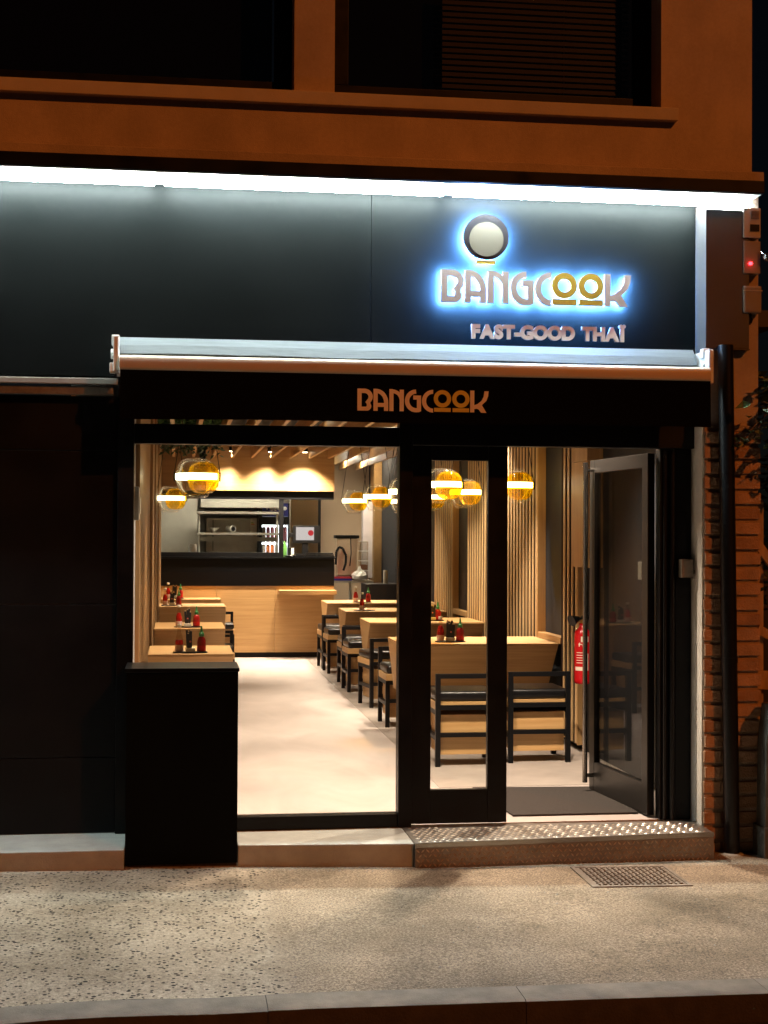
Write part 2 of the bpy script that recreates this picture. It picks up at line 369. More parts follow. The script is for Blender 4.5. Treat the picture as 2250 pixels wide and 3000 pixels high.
def kerb_run(x0, x1, inset, n=5):
    mb = MB()
    for k in range(n + 1):
        x = x0 + (x1 - x0) * k / n; y = kerb_at(x); zt = pz(x, y) + .004 - inset; y += inset
        mb.v += [(x, y + .215, zt - .06), (x, y + .185, zt), (x, y + .020, zt - .002), (x, y + .006, zt - .008), (x, y, zt - .024), (x, y - .004, -.30)]
    for k in range(n):
        for j in range(5): mb.f.append((k * 6 + j, k * 6 + j + 1, (k + 1) * 6 + j + 1, (k + 1) * 6 + j))
    mb.f += [tuple(range(6)), tuple(reversed(range(n * 6, n * 6 + 6)))]
    return mb
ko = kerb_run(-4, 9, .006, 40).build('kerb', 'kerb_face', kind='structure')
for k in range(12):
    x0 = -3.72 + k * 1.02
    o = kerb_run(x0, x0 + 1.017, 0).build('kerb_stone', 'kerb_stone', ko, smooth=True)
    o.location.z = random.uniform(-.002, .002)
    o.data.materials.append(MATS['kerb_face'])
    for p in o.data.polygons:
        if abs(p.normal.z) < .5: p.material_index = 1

# loose grit and fallen debris along the wall: uncountable
g = MB()
for k in range(260):
    x = random.uniform(-1.4, 3.4); y = 8.02 - abs(random.gauss(0, .05)) if random.random() < .6 else random.uniform(5.95, 8.0)
    r = random.uniform(.0025, .007) * (1.4 if random.random() < .08 else 1); z = pz(x, y)
    i = len(g.v)
    g.v += [(x - r, y - r * .7, z - .001), (x + r, y - r * .6, z - .001), (x + r * .8, y + r, z - .001), (x - r * .9, y + r * .8, z - .001), (x + r * .2, y, z + r * random.uniform(.5, 1.1))]
    g.f += [(i, i + 1, i + 4), (i + 1, i + 2, i + 4), (i + 2, i + 3, i + 4), (i + 3, i, i + 4)]
o = g.build('grit', 'concrete_ledge', kind='stuff'); o['label'] = 'small loose grit scattered along the pavement'; o['category'] = 'grit'

# cast iron access cover in the pavement
mc = empty('manhole_cover', (2.45, 7.75, pz(2.45, 7.75)), 'square patterned cast iron access cover set in the pavement by the step', 'manhole cover', world=True)
def pvbox(mb, x0, x1, y0, y1, h):
    i = len(mb.v); mb.box(x0, x1, y0, y1, 0, 1)
    for k in range(i, len(mb.v)):
        v = mb.v[k]; mb.v[k] = (v[0], v[1], pz(v[0], v[1]) + (h if v[2] > .5 else -.01))
X0, X1, Y0, Y1 = 2.17, 2.67, 7.53, 7.94
pl = MB(); pvbox(pl, X0, X1, Y0, Y1, .003); pl.build('plate', 'iron', mc)
fr = MB()
for a in ((X0 - .02, X1 + .02, Y0 - .02, Y0), (X0 - .02, X1 + .02, Y1, Y1 + .02), (X0 - .02, X0, Y0, Y1), (X1, X1 + .02, Y0, Y1)): pvbox(fr, *a, .006)
fr.build('cover_frame', 'iron', mc)
st = MB()
for i in range(16):
    for j in range(12):
        x = X0 + .02 + i * .0295; y = Y0 + .02 + j * .032
        if (i + j) % 2: pvbox(st, x, x + .020, y, y + .010, .010)
        else: pvbox(st, x + .005, x + .014, y - .003, y + .020, .010)
st.build('raised_pattern', 'iron', mc, kind='stuff')

# ------------------------------------------------------------------ building (upper storey and corner pier)
bd = empty('building', (3.0, 8.5, 0), 'plaster building of the upper storey with dark windows, lit orange by the street', 'building', world=True)
w = MB()
w.box(-6, .642, 8.40, 8.9, 3.82, 4.205); w.box(.642, .873, 8.40, 8.9, 3.82, 7.5); w.box(.873, 2.806, 8.40, 8.9, 3.82, 4.205)
w.box(2.806, 3.365, 8.40, 8.9, 3.82, 7.5); w.box(-6, .642, 8.40, 8.9, 6.0, 7.5); w.box(.873, 2.806, 8.40, 8.9, 6.0, 7.5)
w.box(3.28, 3.365, 8.9, 25, 3.0, 7.5)
w.build('upper_wall', 'plaster', bd)
box(-6, 3.395, 8.285, 8.45, 3.735, 3.818).build('string_course', 'plaster', bd, .006)
MB().prism([(8.345, 4.19), (8.42, 4.205), (8.42, 4.118), (8.352, 4.118)], 0, -6, 2.895).build('window_sill', 'sill_stone', bd, .004)
for (x0, x1) in ((-3.2, .642), (.873, 2.806)):
    wo = MB(); t = .10
    wo.box(x0, x1, 8.585, 8.66, 4.205, 4.205 + t); wo.box(x0, x0 + t, 8.585, 8.66, 4.205 + t, 6.0); wo.box(x1 - t, x1, 8.585, 8.66, 4.205 + t, 6.0)
    wf = wo.build('window', 'black_metal', bd, .004)
    box(x0 + t, x1 - t, 8.615, 8.622, 4.205 + t, 6.0).build('pane', 'pane', wf)
    box(x0 + t, x1 - t, 8.86, 8.88, 4.205, 6.0).build('dark_room_sheet', 'unlit_room_black', wf)  # black sheet standing in for the darkness of the unlit room
    if x0 > 0:
        sm = MB()
        sm.prism([(8.700, -.013), (8.702, -.014), (8.710, .012), (8.708, .013)], 0, 1.55, 2.70)
        me = sm.mesh('blind_slat', 'blind')
        for k in range(20):
            s_ = link('blind_slat', me, wf); s_.location = (0, 0, 4.33 + k * .036)
        MB().cyl((2.30, 8.715, 4.30), (2.30, 8.715, 5.95), .002, n=5).build('blind_cord', 'device_white', wf)
# corner pier: plaster above, brick below
pier = box(3.045, 3.37, 8.314, 8.95, -0.22, 2.33).build('pier_core', 'mortar', bd)
box(3.05, 3.375, 8.325, 8.95, 2.33, 3.735).build('pier_plaster', 'plaster', bd)
box(3.034, 3.3, 8.325, 8.62, -0.15, 2.328).build('door_reveal', 'plaster_white', bd, .004)
bmeshes = {}
for k in range(28):
    z = -0.165 + k * .0885
    if z + .066 > 2.33: break
    flare = .022 * max(0, 1 - z / 1.0)
    if k % 2: spans = ((3.046, 3.178), (3.186, 3.382 + flare))
    else: spans = ((3.040, 3.140), (3.148, 3.378 + flare))
    for (a, b_) in spans:
        jy = random.uniform(-.004, .004)
        box(a, b_, 8.298 + jy, 8.42, z, z + .066 + random.uniform(-.002, .002)).build('brick', random.choice(('brick', 'brick', 'brick_dark')), pier, .004)

# ------------------------------------------------------------------ shopfront
sf = empty('shopfront', (1.3, 8.5, 0), 'black metal shopfront with large lit window and transom', 'shopfront', world=True)
box(-6, 1.0935, 8.45, 8.50, 2.56, 3.735).build('sign_panel', 'black_panel', sf, .002)
box(1.0965, 3.034, 8.45, 8.50, 2.56, 3.735).build('sign_panel', 'black_panel', sf, .002)
m = MB(); m.box(-6, -.335, 8.415, 8.45, 2.512, 2.546); m.build('shutter_profile', 'device_grey', sf, .004)
m = MB(); m.box(-6, -.36, 8.44, 8.49, 2.455, 2.500); m.build('shutter_rail', 'iron', sf, .003)
z = 0.0
for k, (za, zb) in enumerate(((0.002, 0.42), (.424, 1.28), (1.284, 2.142), (2.146, 2.452))):
    box(-6, -.335, 8.50, 8.54, za, zb).build('shutter_panel', 'black_shutter', sf, .003)
box(-.333, -.242, 8.455, 8.56, 0.0, 2.56).build('jamb', 'black_metal', sf, .004)
box(1.268, 1.345, 8.455, 8.56, 0.0, 2.56).build('mullion', 'black_metal', sf, .004)
box(-.242, 1.268, 8.465, 8.555, 2.188, 2.300).build('transom_bar', 'black_metal', sf, .004)
box(-.242, 1.268, 8.465, 8.555, 2.40, 2.56).build('head_rail', 'black_metal', sf, .004)
box(1.345, 3.034, 8.455, 8.56, 2.200, 2.56).build('door_head', 'black_metal', sf, .004)
box(.335, 1.268, 8.465, 8.555, .0, .076).build('bottom_rail', 'black_metal', sf, .004)
box(-.242, 1.268, 8.507, 8.513, .076, 2.188).build('window_pane', 'pane', sf)
box(-.242, 1.268, 8.508, 8.514, 2.300, 2.40).build('transom_pane', 'pane', sf)
lw = box(-.264, .334, 8.08, 8.50, -.095, .935).build('low_wall', 'black_panel', sf, .003)
box(-.272, .340, 8.065, 8.46, .936, .957).build('wall_coping', 'black_laminate', lw, .003)
box(-.25, .33, 8.10, 8.48, -.16, -.097).build('wall_footing', 'soil_strip', lw)
m = MB(); m.box(2.845, 2.925, 8.52, 8.60, .0, 2.199); m.build('door_jamb', 'black_metal', sf, .004)
m = MB(); m.box(2.93, 3.030, 8.50, 8.60, .0, 2.199); m.build('door_jamb', 'black_metal', sf, .006)
MB().cyl((2.915, 8.505, .0), (2.915, 8.505, 2.19), .016, n=16).build('hinge_post', 'pipe_black', sf, smooth=True)
MB().cyl((2.872, 8.51, .0), (2.872, 8.51, 2.19), .010, n=14).build('hinge_post', 'pipe_black', sf, smooth=True)
lb = empty('lock_box', (2.99, 8.42, 1.43), 'dark metal key switch box fixed to the door jamb', 'switch box', world=True)
box(2.95, 3.02, 8.43, 8.499, 1.435, 1.545).build('case', 'iron', lb, .006)
MB().cyl((3.02, 8.45, 1.47), (3.033, 8.45, 1.47), .012).build('key_switch', 'bar_steel', lb)

# canopy strip with the LED tubes
cl = empty('light_canopy', (1.0, 8.3, 3.62), 'black canopy strip with bright white LED tubes above the sign', 'light', world=True)
box(-6, 3.335, 8.13, 8.446, 3.655, 3.728).build('fascia', 'black_metal', cl, .004)
box(-6, 3.32, 8.15, 8.44, 3.649, 3.654).build('added_reflector', 'white_alu', cl)  # white plate added to whiten the canopy underside and throw light down
for (a, b_) in ((-3.4, -1.77), (-1.71, -.14), (-.08, 1.49), (1.55, 3.31)):
    MB().cyl((a, 8.325, 3.628), (b_, 8.325, 3.628), .013, n=12).build('tube', 'led_tube', cl)

# end casing right of the sign
sb = empty('end_casing', (3.17, 8.36, 2.775), 'dark grey metal casing closing the right end of the sign', 'casing', world=True)
box(3.036, 3.30, 8.275, 8.449, 2.775, 3.585).build('casing_body', 'box_metal', sb, .003)
box(3.034, 3.302, 8.270, 8.449, 2.768, 2.774).build('casing_lip', 'box_metal', sb)

# ------------------------------------------------------------------ lettering
def arc(cx, cy_, rx, ry, a0, a1, n=14):
    return [(cx + rx * math.cos(R(a0 + (a1 - a0) * k / n)), cy_ + ry * math.sin(R(a0 + (a1 - a0) * k / n))) for k in range(n + 1)]
GL = {
 'B': (0, [[(0, 0), (30, 0)] + arc(32, 36, 38, 36, -88, 48) + [(60, 64)] + arc(42, 80, 21, 20, -38, 90) + [(0, 100)],
           [(19, 20)] + arc(32, 37, 18, 17, -90, 42) + [(36, 61), (42, 69), (43, 76), (40, 82), (19, 82)]]),
 'A': (73, [[(0, 100), (0, 0)] + arc(12, 62, 55, 62, -90, 0) + [(67, 100), (48, 100), (48, 82), (19, 82), (19, 100)],
            [(19, 64)] + arc(13, 64, 35, 45, -80, 0)]),
 'N': (145, [[(0, 100), (0, 0), (14, 0), (30, 4), (40, 9), (47, 15), (47, 2), (66, 2), (66, 100), (47, 100), (47, 50), (44, 38), (37, 27), (28, 21), (19, 18.5), (19, 100)]]),
 'G': (214, [arc(52, 52, 50, 52, 270, 90, 22) + [(66, 103), (76, 99), (76, 27), (40, 27), (40, 46), (57, 46), (57, 84)] + arc(54, 52, 32, 33, 90, 270, 18)]),
 'C': (294, [arc(51, 52, 51, 52, 270, 90, 22) + arc(51, 52, 32, 34, 90, 270, 18)]),
 'O': (348, [arc(40, 40, 40, 40, 0, 354, 34), arc(40, 40, 21, 21, 0, 352, 28)]),
 'K': (516, [[(0, 0), (19, 0), (19, 67), (34, 61), (52, 47), (62, 28), (66, 2), (85, 2), (83, 24), (75, 46), (57, 63), (54, 66), (75, 101), (50, 101), (40, 87), (31, 83), (19, 85), (19, 100), (0, 100)]]),
}
BAR = [[(1, 82), (77, 82), (77, 100), (1, 100)]]
def glyph_mesh(name, splines, s, thick, m, offset=0.0):
    cu = bpy.data.curves.new('tmp', 'CURVE'); cu.dimensions = '2D'; cu.fill_mode = 'BOTH'; cu.extrude = thick / 2; cu.offset = offset
    for pts in splines:
        sp = cu.splines.new('POLY'); sp.points.add(len(pts) - 1); sp.use_cyclic_u = True
        for p, q in zip(sp.points, pts): p.co = (q[0] * s, -q[1] * s, 0, 1)
    return curve_to_mesh(cu, name, m)
def curve_to_mesh(cu, name, m):
    t = bpy.data.objects.new('tmp', cu); C.objects.link(t); dg = bpy.context.evaluated_depsgraph_get()
    me = bpy.data.meshes.new_from_object(t.evaluated_get(dg)); me.name = name
    bpy.data.objects.remove(t); bpy.data.curves.remove(cu)
    me.transform(Matrix.Rotation(R(90), 4, 'X')); me.materials.clear(); me.materials.append(MATS[m]); return me
def word(parent, org, s, thick, m1, m2, halo=None):
    for ch, dx, gl in [(c, GL[c][0], GL[c][1]) for c in 'BANGC'] + [('O', 348, GL['O'][1]), ('O', 433, GL['O'][1]), ('bar', 349, BAR), ('bar', 434, BAR), ('K', 516, GL['K'][1])]:
        gold = ch in ('O', 'bar')
        o = link('letter_underline' if ch == 'bar' else 'letter', glyph_mesh('letter', gl, s, thick, m2 if gold else m1), parent)
        o.location = (org[0] + dx * s, org[1], org[2]); o.matrix_parent_inverse = Matrix.Translation(-Vector(parent['_w'])) if parent.get('_w') else Matrix()
        if halo:
            h = link('backlight', glyph_mesh('backlight', gl, s, .0015, 'halo', -.001), o); h.location = (0, thick / 2 + .002, 0)
sg = empty('backlit_sign', (2.06, 8.43, 3.01), 'halo-lit metal letter sign reading BANGCOOK under a round emblem on the black panel', 'sign', world=True)
word(sg, (1.495, 8.396, 3.209), .001873, .022, 'letter_metal', 'letter_gold', True)
# plain round emblem in the place of the mascot
em = MB().cyl((1.757, 8.385, 3.402), (1.757, 8.407, 3.402), .132, n=48).build('emblem', 'emblem_dark', sg)
MB().cyl((1.757, 8.380, 3.388), (1.757, 8.384, 3.388), .100, n=48).build('emblem_face', 'emblem_silver', em)
MB().cyl((1.757, 8.4085, 3.402), (1.757, 8.4115, 3.402), .131, n=40).build('backlight', 'halo', em)
eb = box(1.70, 1.81, 8.385, 8.405, 3.246, 3.266).build('emblem_bar', 'letter_gold', sg)
box(1.701, 1.809, 8.4065, 8.4095, 3.247, 3.265).build('backlight', 'halo', eb)
tg = empty('tagline_sign', (2.12, 8.43, 2.82), 'raised metal letters reading FAST-GOOD THAÏ below the backlit sign', 'sign', world=True)
x = 1.676
chars = []
for ch in 'FAST-GOOD THAÏ':
    if ch == ' ': chars.append((None, .045)); continue
    cu = bpy.data.curves.new('tmp', 'FONT'); cu.body = ch; cu.size = .104; cu.extrude = .009; cu.offset = .0064; cu.fill_mode = 'BOTH'
    me = curve_to_mesh(cu, 'letter', 'subtitle_metal')
    xs = [v.co.x for v in me.vertices]; chars.append((me, max(xs) - min(xs))); me.transform(Matrix.Translation((-min(xs), 0, 0)))
tot = sum(c[1] for c in chars); gap = (0.92 - tot) / (len(chars) - 1)
for me, wd in chars:
    if me:
        me.materials.append(MATS['letter_lit_edge'])
        for p in me.polygons:
            if abs(p.normal.y) < .5: p.material_index = 1
        o = link('letter', me, tg); o.location = (x, 8.412, 2.823)
    x += wd + gap

# ------------------------------------------------------------------ awning
aw = empty('awning', (1.3, 8.2800, 2.55), 'retracted awning with pale roller, cream front bar and black printed valance', 'awning', world=True)
pr = [(8.345, 2.762), (8.300, 2.715), (8.268, 2.664), (8.276, 2.657), (8.44, 2.657), (8.44, 2.762)]
fab = MB()
n = 60
for k in range(n + 1):
    xx = -.322 + k * (2.955 + .322) / n
    for j, (yy, zz) in enumerate(pr):
        wv = (.0022 * math.sin(xx * 4.1 + j * .4) + .0016 * math.sin(xx * 9.7 + j)) * (1 if 0 < j < 4 else 0)
        fab.v.append((xx, yy + wv, zz + wv))
mm = len(pr)
for k in range(n):
    for j in range(mm): fab.f.append((k * mm + j, k * mm + (j + 1) % mm, (k + 1) * mm + (j + 1) % mm, (k + 1) * mm + j))
fab.f += [tuple(range(mm)), tuple(reversed(range(n * mm, n * mm + mm)))]
fab.build('fabric_cover', 'awning_cover', aw)
bar = MB().prism([(8.1250, 2.565), (8.1200, 2.60), (8.1280, 2.628), (8.1550, 2.640), (8.2100, 2.640), (8.2300, 2.62), (8.2300, 2.57), (8.1800, 2.555), (8.1400, 2.556)], 0, -.312, 2.985).build('front_bar', 'cream_alu', aw, .004, True)
val = MB()
nx, nz = 90, 6
for i in range(nx + 1):
    xx = -.306 + i * (2.985 + .306) / nx
    for j in range(nz + 1):
        t = j / nz; zz = 2.562 - t * .268 + .004 * math.sin(xx * 3.1) * t
        val.v.append((xx, 8.1380 + .006 * math.sin(xx * 4.2 + 1) * t - .012 * t * (1 if i > nx - 3 else 0), zz))
for i in range(nx):
    for j in range(nz):
        a = i * (nz + 1) + j; val.f.append((a, a + 1, a + nz + 2, a + nz + 1))
vo = val.build('valance', 'valance_cloth', aw)
sol = vo.modifiers.new('thick', 'SOLIDIFY'); sol.thickness = .003
for ch, dx, gl in [(c, GL[c][0], GL[c][1]) for c in 'BANGC'] + [('O', 348, GL['O'][1]), ('O', 433, GL['O'][1]), ('bar', 349, BAR), ('bar', 434, BAR), ('K', 516, GL['K'][1])]:
    gold = ch in ('O', 'bar'); s_ = .001216
    o = link('printed_underline' if ch == 'bar' else 'printed_letter', glyph_mesh('printed_letter', gl, s_, .002, 'print_gold' if gold else 'print_cream'), vo)
    o.location = (.972 + dx * s_, 8.1275, 2.479)
aw.scale = (1.010, 1, 1); aw.location = Vector(aw.location) + Vector((.012, 0, .008))
for x in (-.345, 2.985):
    b_ = MB()
    b_.box(x, x + .028, 8.1600, 8.4400, 2.55, 2.745); b_.box(x - .012, x + .03, 8.2300, 8.2800, 2.70, 2.760); b_.box(x - .020, x + .02, 8.1700, 8.2400, 2.545, 2.60)
    bo = b_.build('bracket', 'white_alu', aw, .006)
    MB().cyl((x - .016, 8.2500, 2.655), (x + .03, 8.2500, 2.655), .028, n=18).build('end_disc', 'white_alu', bo, .003)
    for d in (.10, .125): MB().cyl((x + .012, 8.1100 + d, 2.53), (x + .012, 8.1100 + d, 2.556), .005).build('bolt', 'bar_steel', bo)
for (xa, xb) in ((.1, 1.2), (2.6, 1.5)):
    MB().tube([(xa, 8.3600, 2.66), (xb, 8.3800, 2.63)], .018).build('folding_arm', 'white_alu', aw)

# ------------------------------------------------------------------ drainpipe and wall devices
dp = empty('drainpipe', (3.165, 8.2, -.19), 'black round drainpipe running down the brick pier', 'drainpipe', world=True)
MB().cyl((3.190, 8.250, -.165), (3.146, 8.250, 2.79), .045, n=24).build('pipe', 'pipe_black', dp, smooth=True)
for z in (.95, 2.05):
    xx = 3.190 - .044 * (z + .165) / 2.955
    MB().cyl((xx, 8.250, z), (xx, 8.250, z + .03), .0475, n=24).build('pipe_clip', 'pipe_black', dp)
MB().lathe([(.085, 0), (.085, .03), (.06, .055), (.05, .06)], (3.190, 8.235, -.205), 18).build('pipe_foot', 'concrete_ledge', dp)
d1 = empty('louvred_light', (3.345, 8.30, 3.45), 'pale louvred fitting high on the pier under the canopy', 'wall fitting', world=True)
box(3.26, 3.365, 8.262, 8.324, 3.425, 3.60).build('case', 'device_white', d1, .006)
for k in range(6): box(3.305, 3.352, 8.254, 8.262, 3.535 + k * .008, 3.539 + k * .008).build('louvre', 'device_grey', d1)
box(3.30, 3.355, 8.257, 8.2615, 3.462, 3.502).build('dark_plate', 'plastic_black', d1)
d2 = empty('alarm_box', (3.35, 8.30, 3.2), 'beige alarm box with a red light and small spotlight on the pier', 'alarm', world=True)
box(3.262, 3.365, 8.265, 8.324, 3.215, 3.405).build('case', 'device_grey', d2, .005)
MB().lathe([(.001, 0), (.009, .003), (.012, .010), (.009, .018), (.001, .020)], (3.300, 8.255, 3.262), 12).build('red_light', 'red_led', d2)
sp = MB().cyl((3.360, 8.25, 3.345), (3.372, 8.235, 3.325), .006).build('spot_arm', 'bar_steel', d2)
MB().lathe([(.008, 0), (.022, .012), (.024, .036), (.016, .044)], (3.392, 8.235, 3.285), 14).build('spotlight_head', 'bar_steel', sp)
d3 = empty('junction_box', (3.345, 8.30, 3.0), 'rounded plain junction box lowest on the plaster pier', 'junction box', world=True)
box(3.26, 3.372, 8.262, 8.324, 2.985, 3.145).build('case', 'device_grey', d3, .012)
box(3.258, 3.374, 8.258, 8.262, 3.112, 3.118).build('lid_seam', 'device_white', d3)
MB().tube([(3.312, 8.295, 2.985), (3.325, 8.293, 2.955), (3.318, 8.30, 2.93), (3.30, 8.31, 2.925)], .008).build('cable', 'plastic_black', d3)

# ------------------------------------------------------------------ steps and ledges
for (pts, nm, lab) in (([(-6, 8.05), (-.268, 8.035), (-.268, 8.52), (-6, 8.52)], 'concrete_ledge', 'concrete ledge under the black shutter at left'),
                       ([(.338, 8.085), (1.292, 8.02), (1.292, 8.56), (.338, 8.56)], 'concrete_ledge', 'concrete ledge under the shop window')):
    o = MB().prism(pts, 2, -.24, -.002).build(nm, 'concrete_ledge', None, .006); tag(o, lab, 'ledge')
sp_ = empty('entrance_step', (2.1, 8.3, -.15), 'metal chequer plate step at the shop doorway', 'step', world=True)
MB().prism([(1.294, 7.998), (3.03, 8.112), (3.03, 8.47), (1.294, 8.52)], 2, -.26, .0).build('step_core', 'tread_metal', sp_, .003)
tr = MB()
for i in range(44):
    for j in range(9):
        x = 1.33 + i * .0385 + (j % 2) * .019; f_ = 7.998 + (x - 1.294) / 1.736 * .114
        y = f_ + .04 + j * .046
        if y > 8.42 or x > 3.0: continue
        a = R(35 if (i + j) % 2 else -35); L_, W_ = .0165, .0062
        if True:
            c, s_ = math.cos(a), math.sin(a)
            base = [(-L_, 0), (0, -W_), (L_, 0), (0, W_)]
            i0 = len(tr.v)
            for (u_, v_) in base: tr.v.append((x + u_ * c - v_ * s_, y + u_ * s_ + v_ * c, 0))
            tr.v.append((x, y, .0055))
            tr.f += [(i0, i0 + 1, i0 + 4), (i0 + 1, i0 + 2, i0 + 4), (i0 + 2, i0 + 3, i0 + 4), (i0 + 3, i0, i0 + 4)]
for i in range(62):
    for j in range(5):
        x = 1.31 + i * .0275 + (j % 2) * .0138; z = -.145 + j * .026; y = 7.998 + (x - 1.294) / 1.736 * .114
        if x > 3.01: continue
        a = R(45 if (i + j) % 2 else -45); c, s_ = math.cos(a), math.sin(a); L_, W_ = .0135, .0048
        i0 = len(tr.v)
        for (u_, v_) in [(-L_, 0), (0, -W_), (L_, 0), (0, W_)]:
            xx = x + u_ * c - v_ * s_; tr.v.append((xx, 7.998 + (xx - 1.294) / 1.736 * .114, z + u_ * s_ + v_ * c))
        tr.v.append((x, y - .0045, z))
        tr.f += [(i0, i0 + 1, i0 + 4), (i0 + 1, i0 + 2, i0 + 4), (i0 + 2, i0 + 3, i0 + 4), (i0 + 3, i0, i0 + 4)]
tr.build('raised_tread', 'tread_highlight', sp_, kind='stuff')
MB().prism([(1.294, 7.994), (3.03, 8.108), (3.03, 8.116), (1.294, 8.002)], 2, -.022, .003).build('step_nosing', 'bar_steel', sp_)

# ------------------------------------------------------------------ doors
def leaf(name, label, W, H, st, top, bot, fm):
    """door leaf in local coords: x 0..W, y 0..0.045, z 0..H"""
    r_ = empty(name, (0, 0, 0), label, 'door', 'glass doors of the shop')
    f_ = MB(); f_.box(0, st, 0, .045, 0, H); f_.box(W - st, W, 0, .045, 0, H); f_.box(st, W - st, .001, .044, H - top, H); f_.box(st, W - st, .001, .044, 0, bot)
    f_.build('door_frame', fm, r_, .003)
    box(st, W - st, .018, .026, bot, H - top).build('door_pane', 'pane_door' if fm == 'door_frame' else 'pane', r_)
    return r_
dl = leaf('glass_door', 'narrow closed glass door leaf beside the shop window', .565, 2.189, .115, .085, .195, 'black_metal'); dl.location = (1.347, 8.49, .01)
do = leaf('glass_door', 'wide glass door leaf standing open into the shop', .95, 2.165, .085, .085, .185, 'door_frame'); do.location = (2.838, 8.60, .012); do.rotation_euler = (0, 0, R(95.4))
MB().cyl((.885, .10, .055), (.885, .10, 2.15), .0165, n=16).build('pull_bar', 'bar_steel', do, smooth=True)
for z in (.10, 2.10): MB().cyl((.885, .04, z), (.885, .10, z), .013).build('bar_bracket', 'bar_steel', do)
box(.20, .26, -.022, -.002, 1.40, 1.51).build('door_sensor', 'plastic_white', do, .004)
box(.55, .93, -.04, -.002, 2.10, 2.15).build('door_closer', 'bar_steel', do, .004)

# ------------------------------------------------------------------ right edge: plant, fence, post
def leaves(mb, pts, smin, smax, droop=.6):
    for p in pts:
        s_ = random.uniform(smin, smax); a = random.uniform(0, 6.28); t = random.uniform(-.3, 1.2)
        d = Vector((math.cos(a), math.sin(a) * .8 - .2, -droop * t)).normalized(); u_ = d.cross(Vector((random.uniform(-.3, .3), random.uniform(-1, .2), 1))).normalized()
        n_ = d.cross(u_) * s_ * .12; p = Vector(p); i = len(mb.v)
        mb.v += [tuple(p), tuple(p + d * s_ * .4 + u_ * s_ * .32 - n_), tuple(p + d * s_), tuple(p + d * s_ * .4 - u_ * s_ * .32 - n_), tuple(p + d * s_ * .5 + n_)]
        mb.f += [(i, i + 1, i + 4), (i + 1, i + 2, i + 4), (i + 2, i + 3, i + 4), (i + 3, i, i + 4)]
sh = empty('climbing_shrub', (3.62, 8.35, -.2), 'dark leafy shrub overhanging the corner beside the drainpipe', 'shrub', world=True)
br = MB(); tips = []
for k in range(26):
    a = Vector((3.72, 8.30, 2.38)) + Vector((random.uniform(-.1, .25), random.uniform(-.05, .3), random.uniform(-.3, .25)))
    b_ = Vector((random.uniform(3.20, 3.75), random.uniform(8.02, 8.24), random.uniform(2.0, 2.62)))
    mid = (a + b_) / 2 + Vector((0, -.05, .10)); br.tube([tuple(a), tuple(mid), tuple(b_)], .004, 5)
    for q in range(16):
        t = random.random(); p = (a * (1 - t) + mid * t) if random.random() < .35 else (mid * (1 - t) + b_ * t); tips.append(p + Vector((random.gauss(0, .035), random.gauss(0, .03), random.gauss(0, .03))))
br.tube([(3.78, 8.5, -.25), (3.80, 8.45, .9), (3.74, 8.38, 2.2)], .02, 8)
br.build('stem', 'stem', sh)
fo = MB(); leaves(fo, tips, .05, .11); fo.build('foliage', 'leaf', sh, kind='stuff')
fo = MB(); leaves(fo, [(random.uniform(3.45, 4.1), random.uniform(8.4, 9.0), random.uniform(1.2, 2.7)) for k in range(500)], .06, .12); fo.build('foliage', 'leaf_dark', sh, kind='stuff')
fe = empty('wooden_fence', (3.7, 8.6, -.25), 'wooden braced fence at the far right edge', 'fence', world=True)
def plank(p0, p1, wd):
    d = (Vector(p1) - Vector(p0)); L_ = d.length; a = math.atan2(d.z, d.x); mb = box(0, L_, -.015, .015, -wd / 2, wd / 2)
    me = mb.mesh('plank', 'fence_wood', .003); me.transform(Matrix.Rotation(-a, 4, 'Y')); me.transform(Matrix.Translation(p0)); return me
for a, b_, wd in (((3.40, 8.45, 1.66), (3.75, 8.45, 1.22), .055), ((3.42, 8.45, 1.13), (3.80, 8.45, .95), .055), ((3.40, 8.45, .83), (4.2, 8.45, .80), .11)):
    link('plank', plank(a, b_, wd), fe)
box(3.41, 3.47, 8.47, 8.53, -.25, 1.9).build('fence_post', 'fence_wood', fe, .004)
cp = empty('stone_post', (3.45, 8.15, -.2), 'dark rough stone post on the pavement at the right edge', 'post', world=True)
MB().prism([(3.335, -.20), (3.60, -.20), (3.60, .72), (3.37, .72), (3.345, .5)], 1, 8.12, 8.26).build('post_body', 'post_stone', cp, .01)
box(3.325, 3.62, 8.10, 8.28, -.21, .02).build('post_base', 'post_stone', cp, .008)

# ------------------------------------------------------------------ room shell
struct('floor', box(-.26, 3.6, 8.53, 27, -.10, 0.0), 'floor_resin')
struct('ceiling', box(-.6, 3.6, 8.565, 27, 2.95, 3.05), 'dark_ceiling')
box(1.74, 3.168, 9.75, 20.2, .0005, .003).build('floor_border', 'floor_border', bpy.data.objects['floor'])
ce = bpy.data.objects['ceiling']
wl_ = struct('wall_left', box(-.60, -.262, 8.565, 27, -.1, 2.95), 'plaster_grey')
box(-.262, -.235, 9.55, 13.1, .0, 2.95).build('wood_panel', 'oak_shaded_z', wl_, .002)
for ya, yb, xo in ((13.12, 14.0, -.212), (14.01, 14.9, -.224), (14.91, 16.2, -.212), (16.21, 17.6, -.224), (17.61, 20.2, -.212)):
    box(-.262, xo, ya, yb, .0, 2.95).build('wood_panel', 'oak_shaded_z', wl_, .002)  # left wall boards dimmed through their wood colour
ib = empty('wall_intercom', (-.25, 9.05, 1.78), 'white wall phone box beside the window inside', 'intercom', world=True)
box(-.262, -.225, 8.95, 9.10, 1.76, 1.96).build('case', 'device_white', ib, .006)
box(-.224, -.218, 8.98, 9.07, 1.80, 1.90).build('face_plate', 'label_paper', ib)
wr = struct('wall_right', box(3.17, 3.6, 8.95, 27, -.1, 2.95), 'navy_wall')
SL = box(3.094, 3.104, 0, .046, 0.06, 2.93).mesh('slat', 'oak_slat', .002)
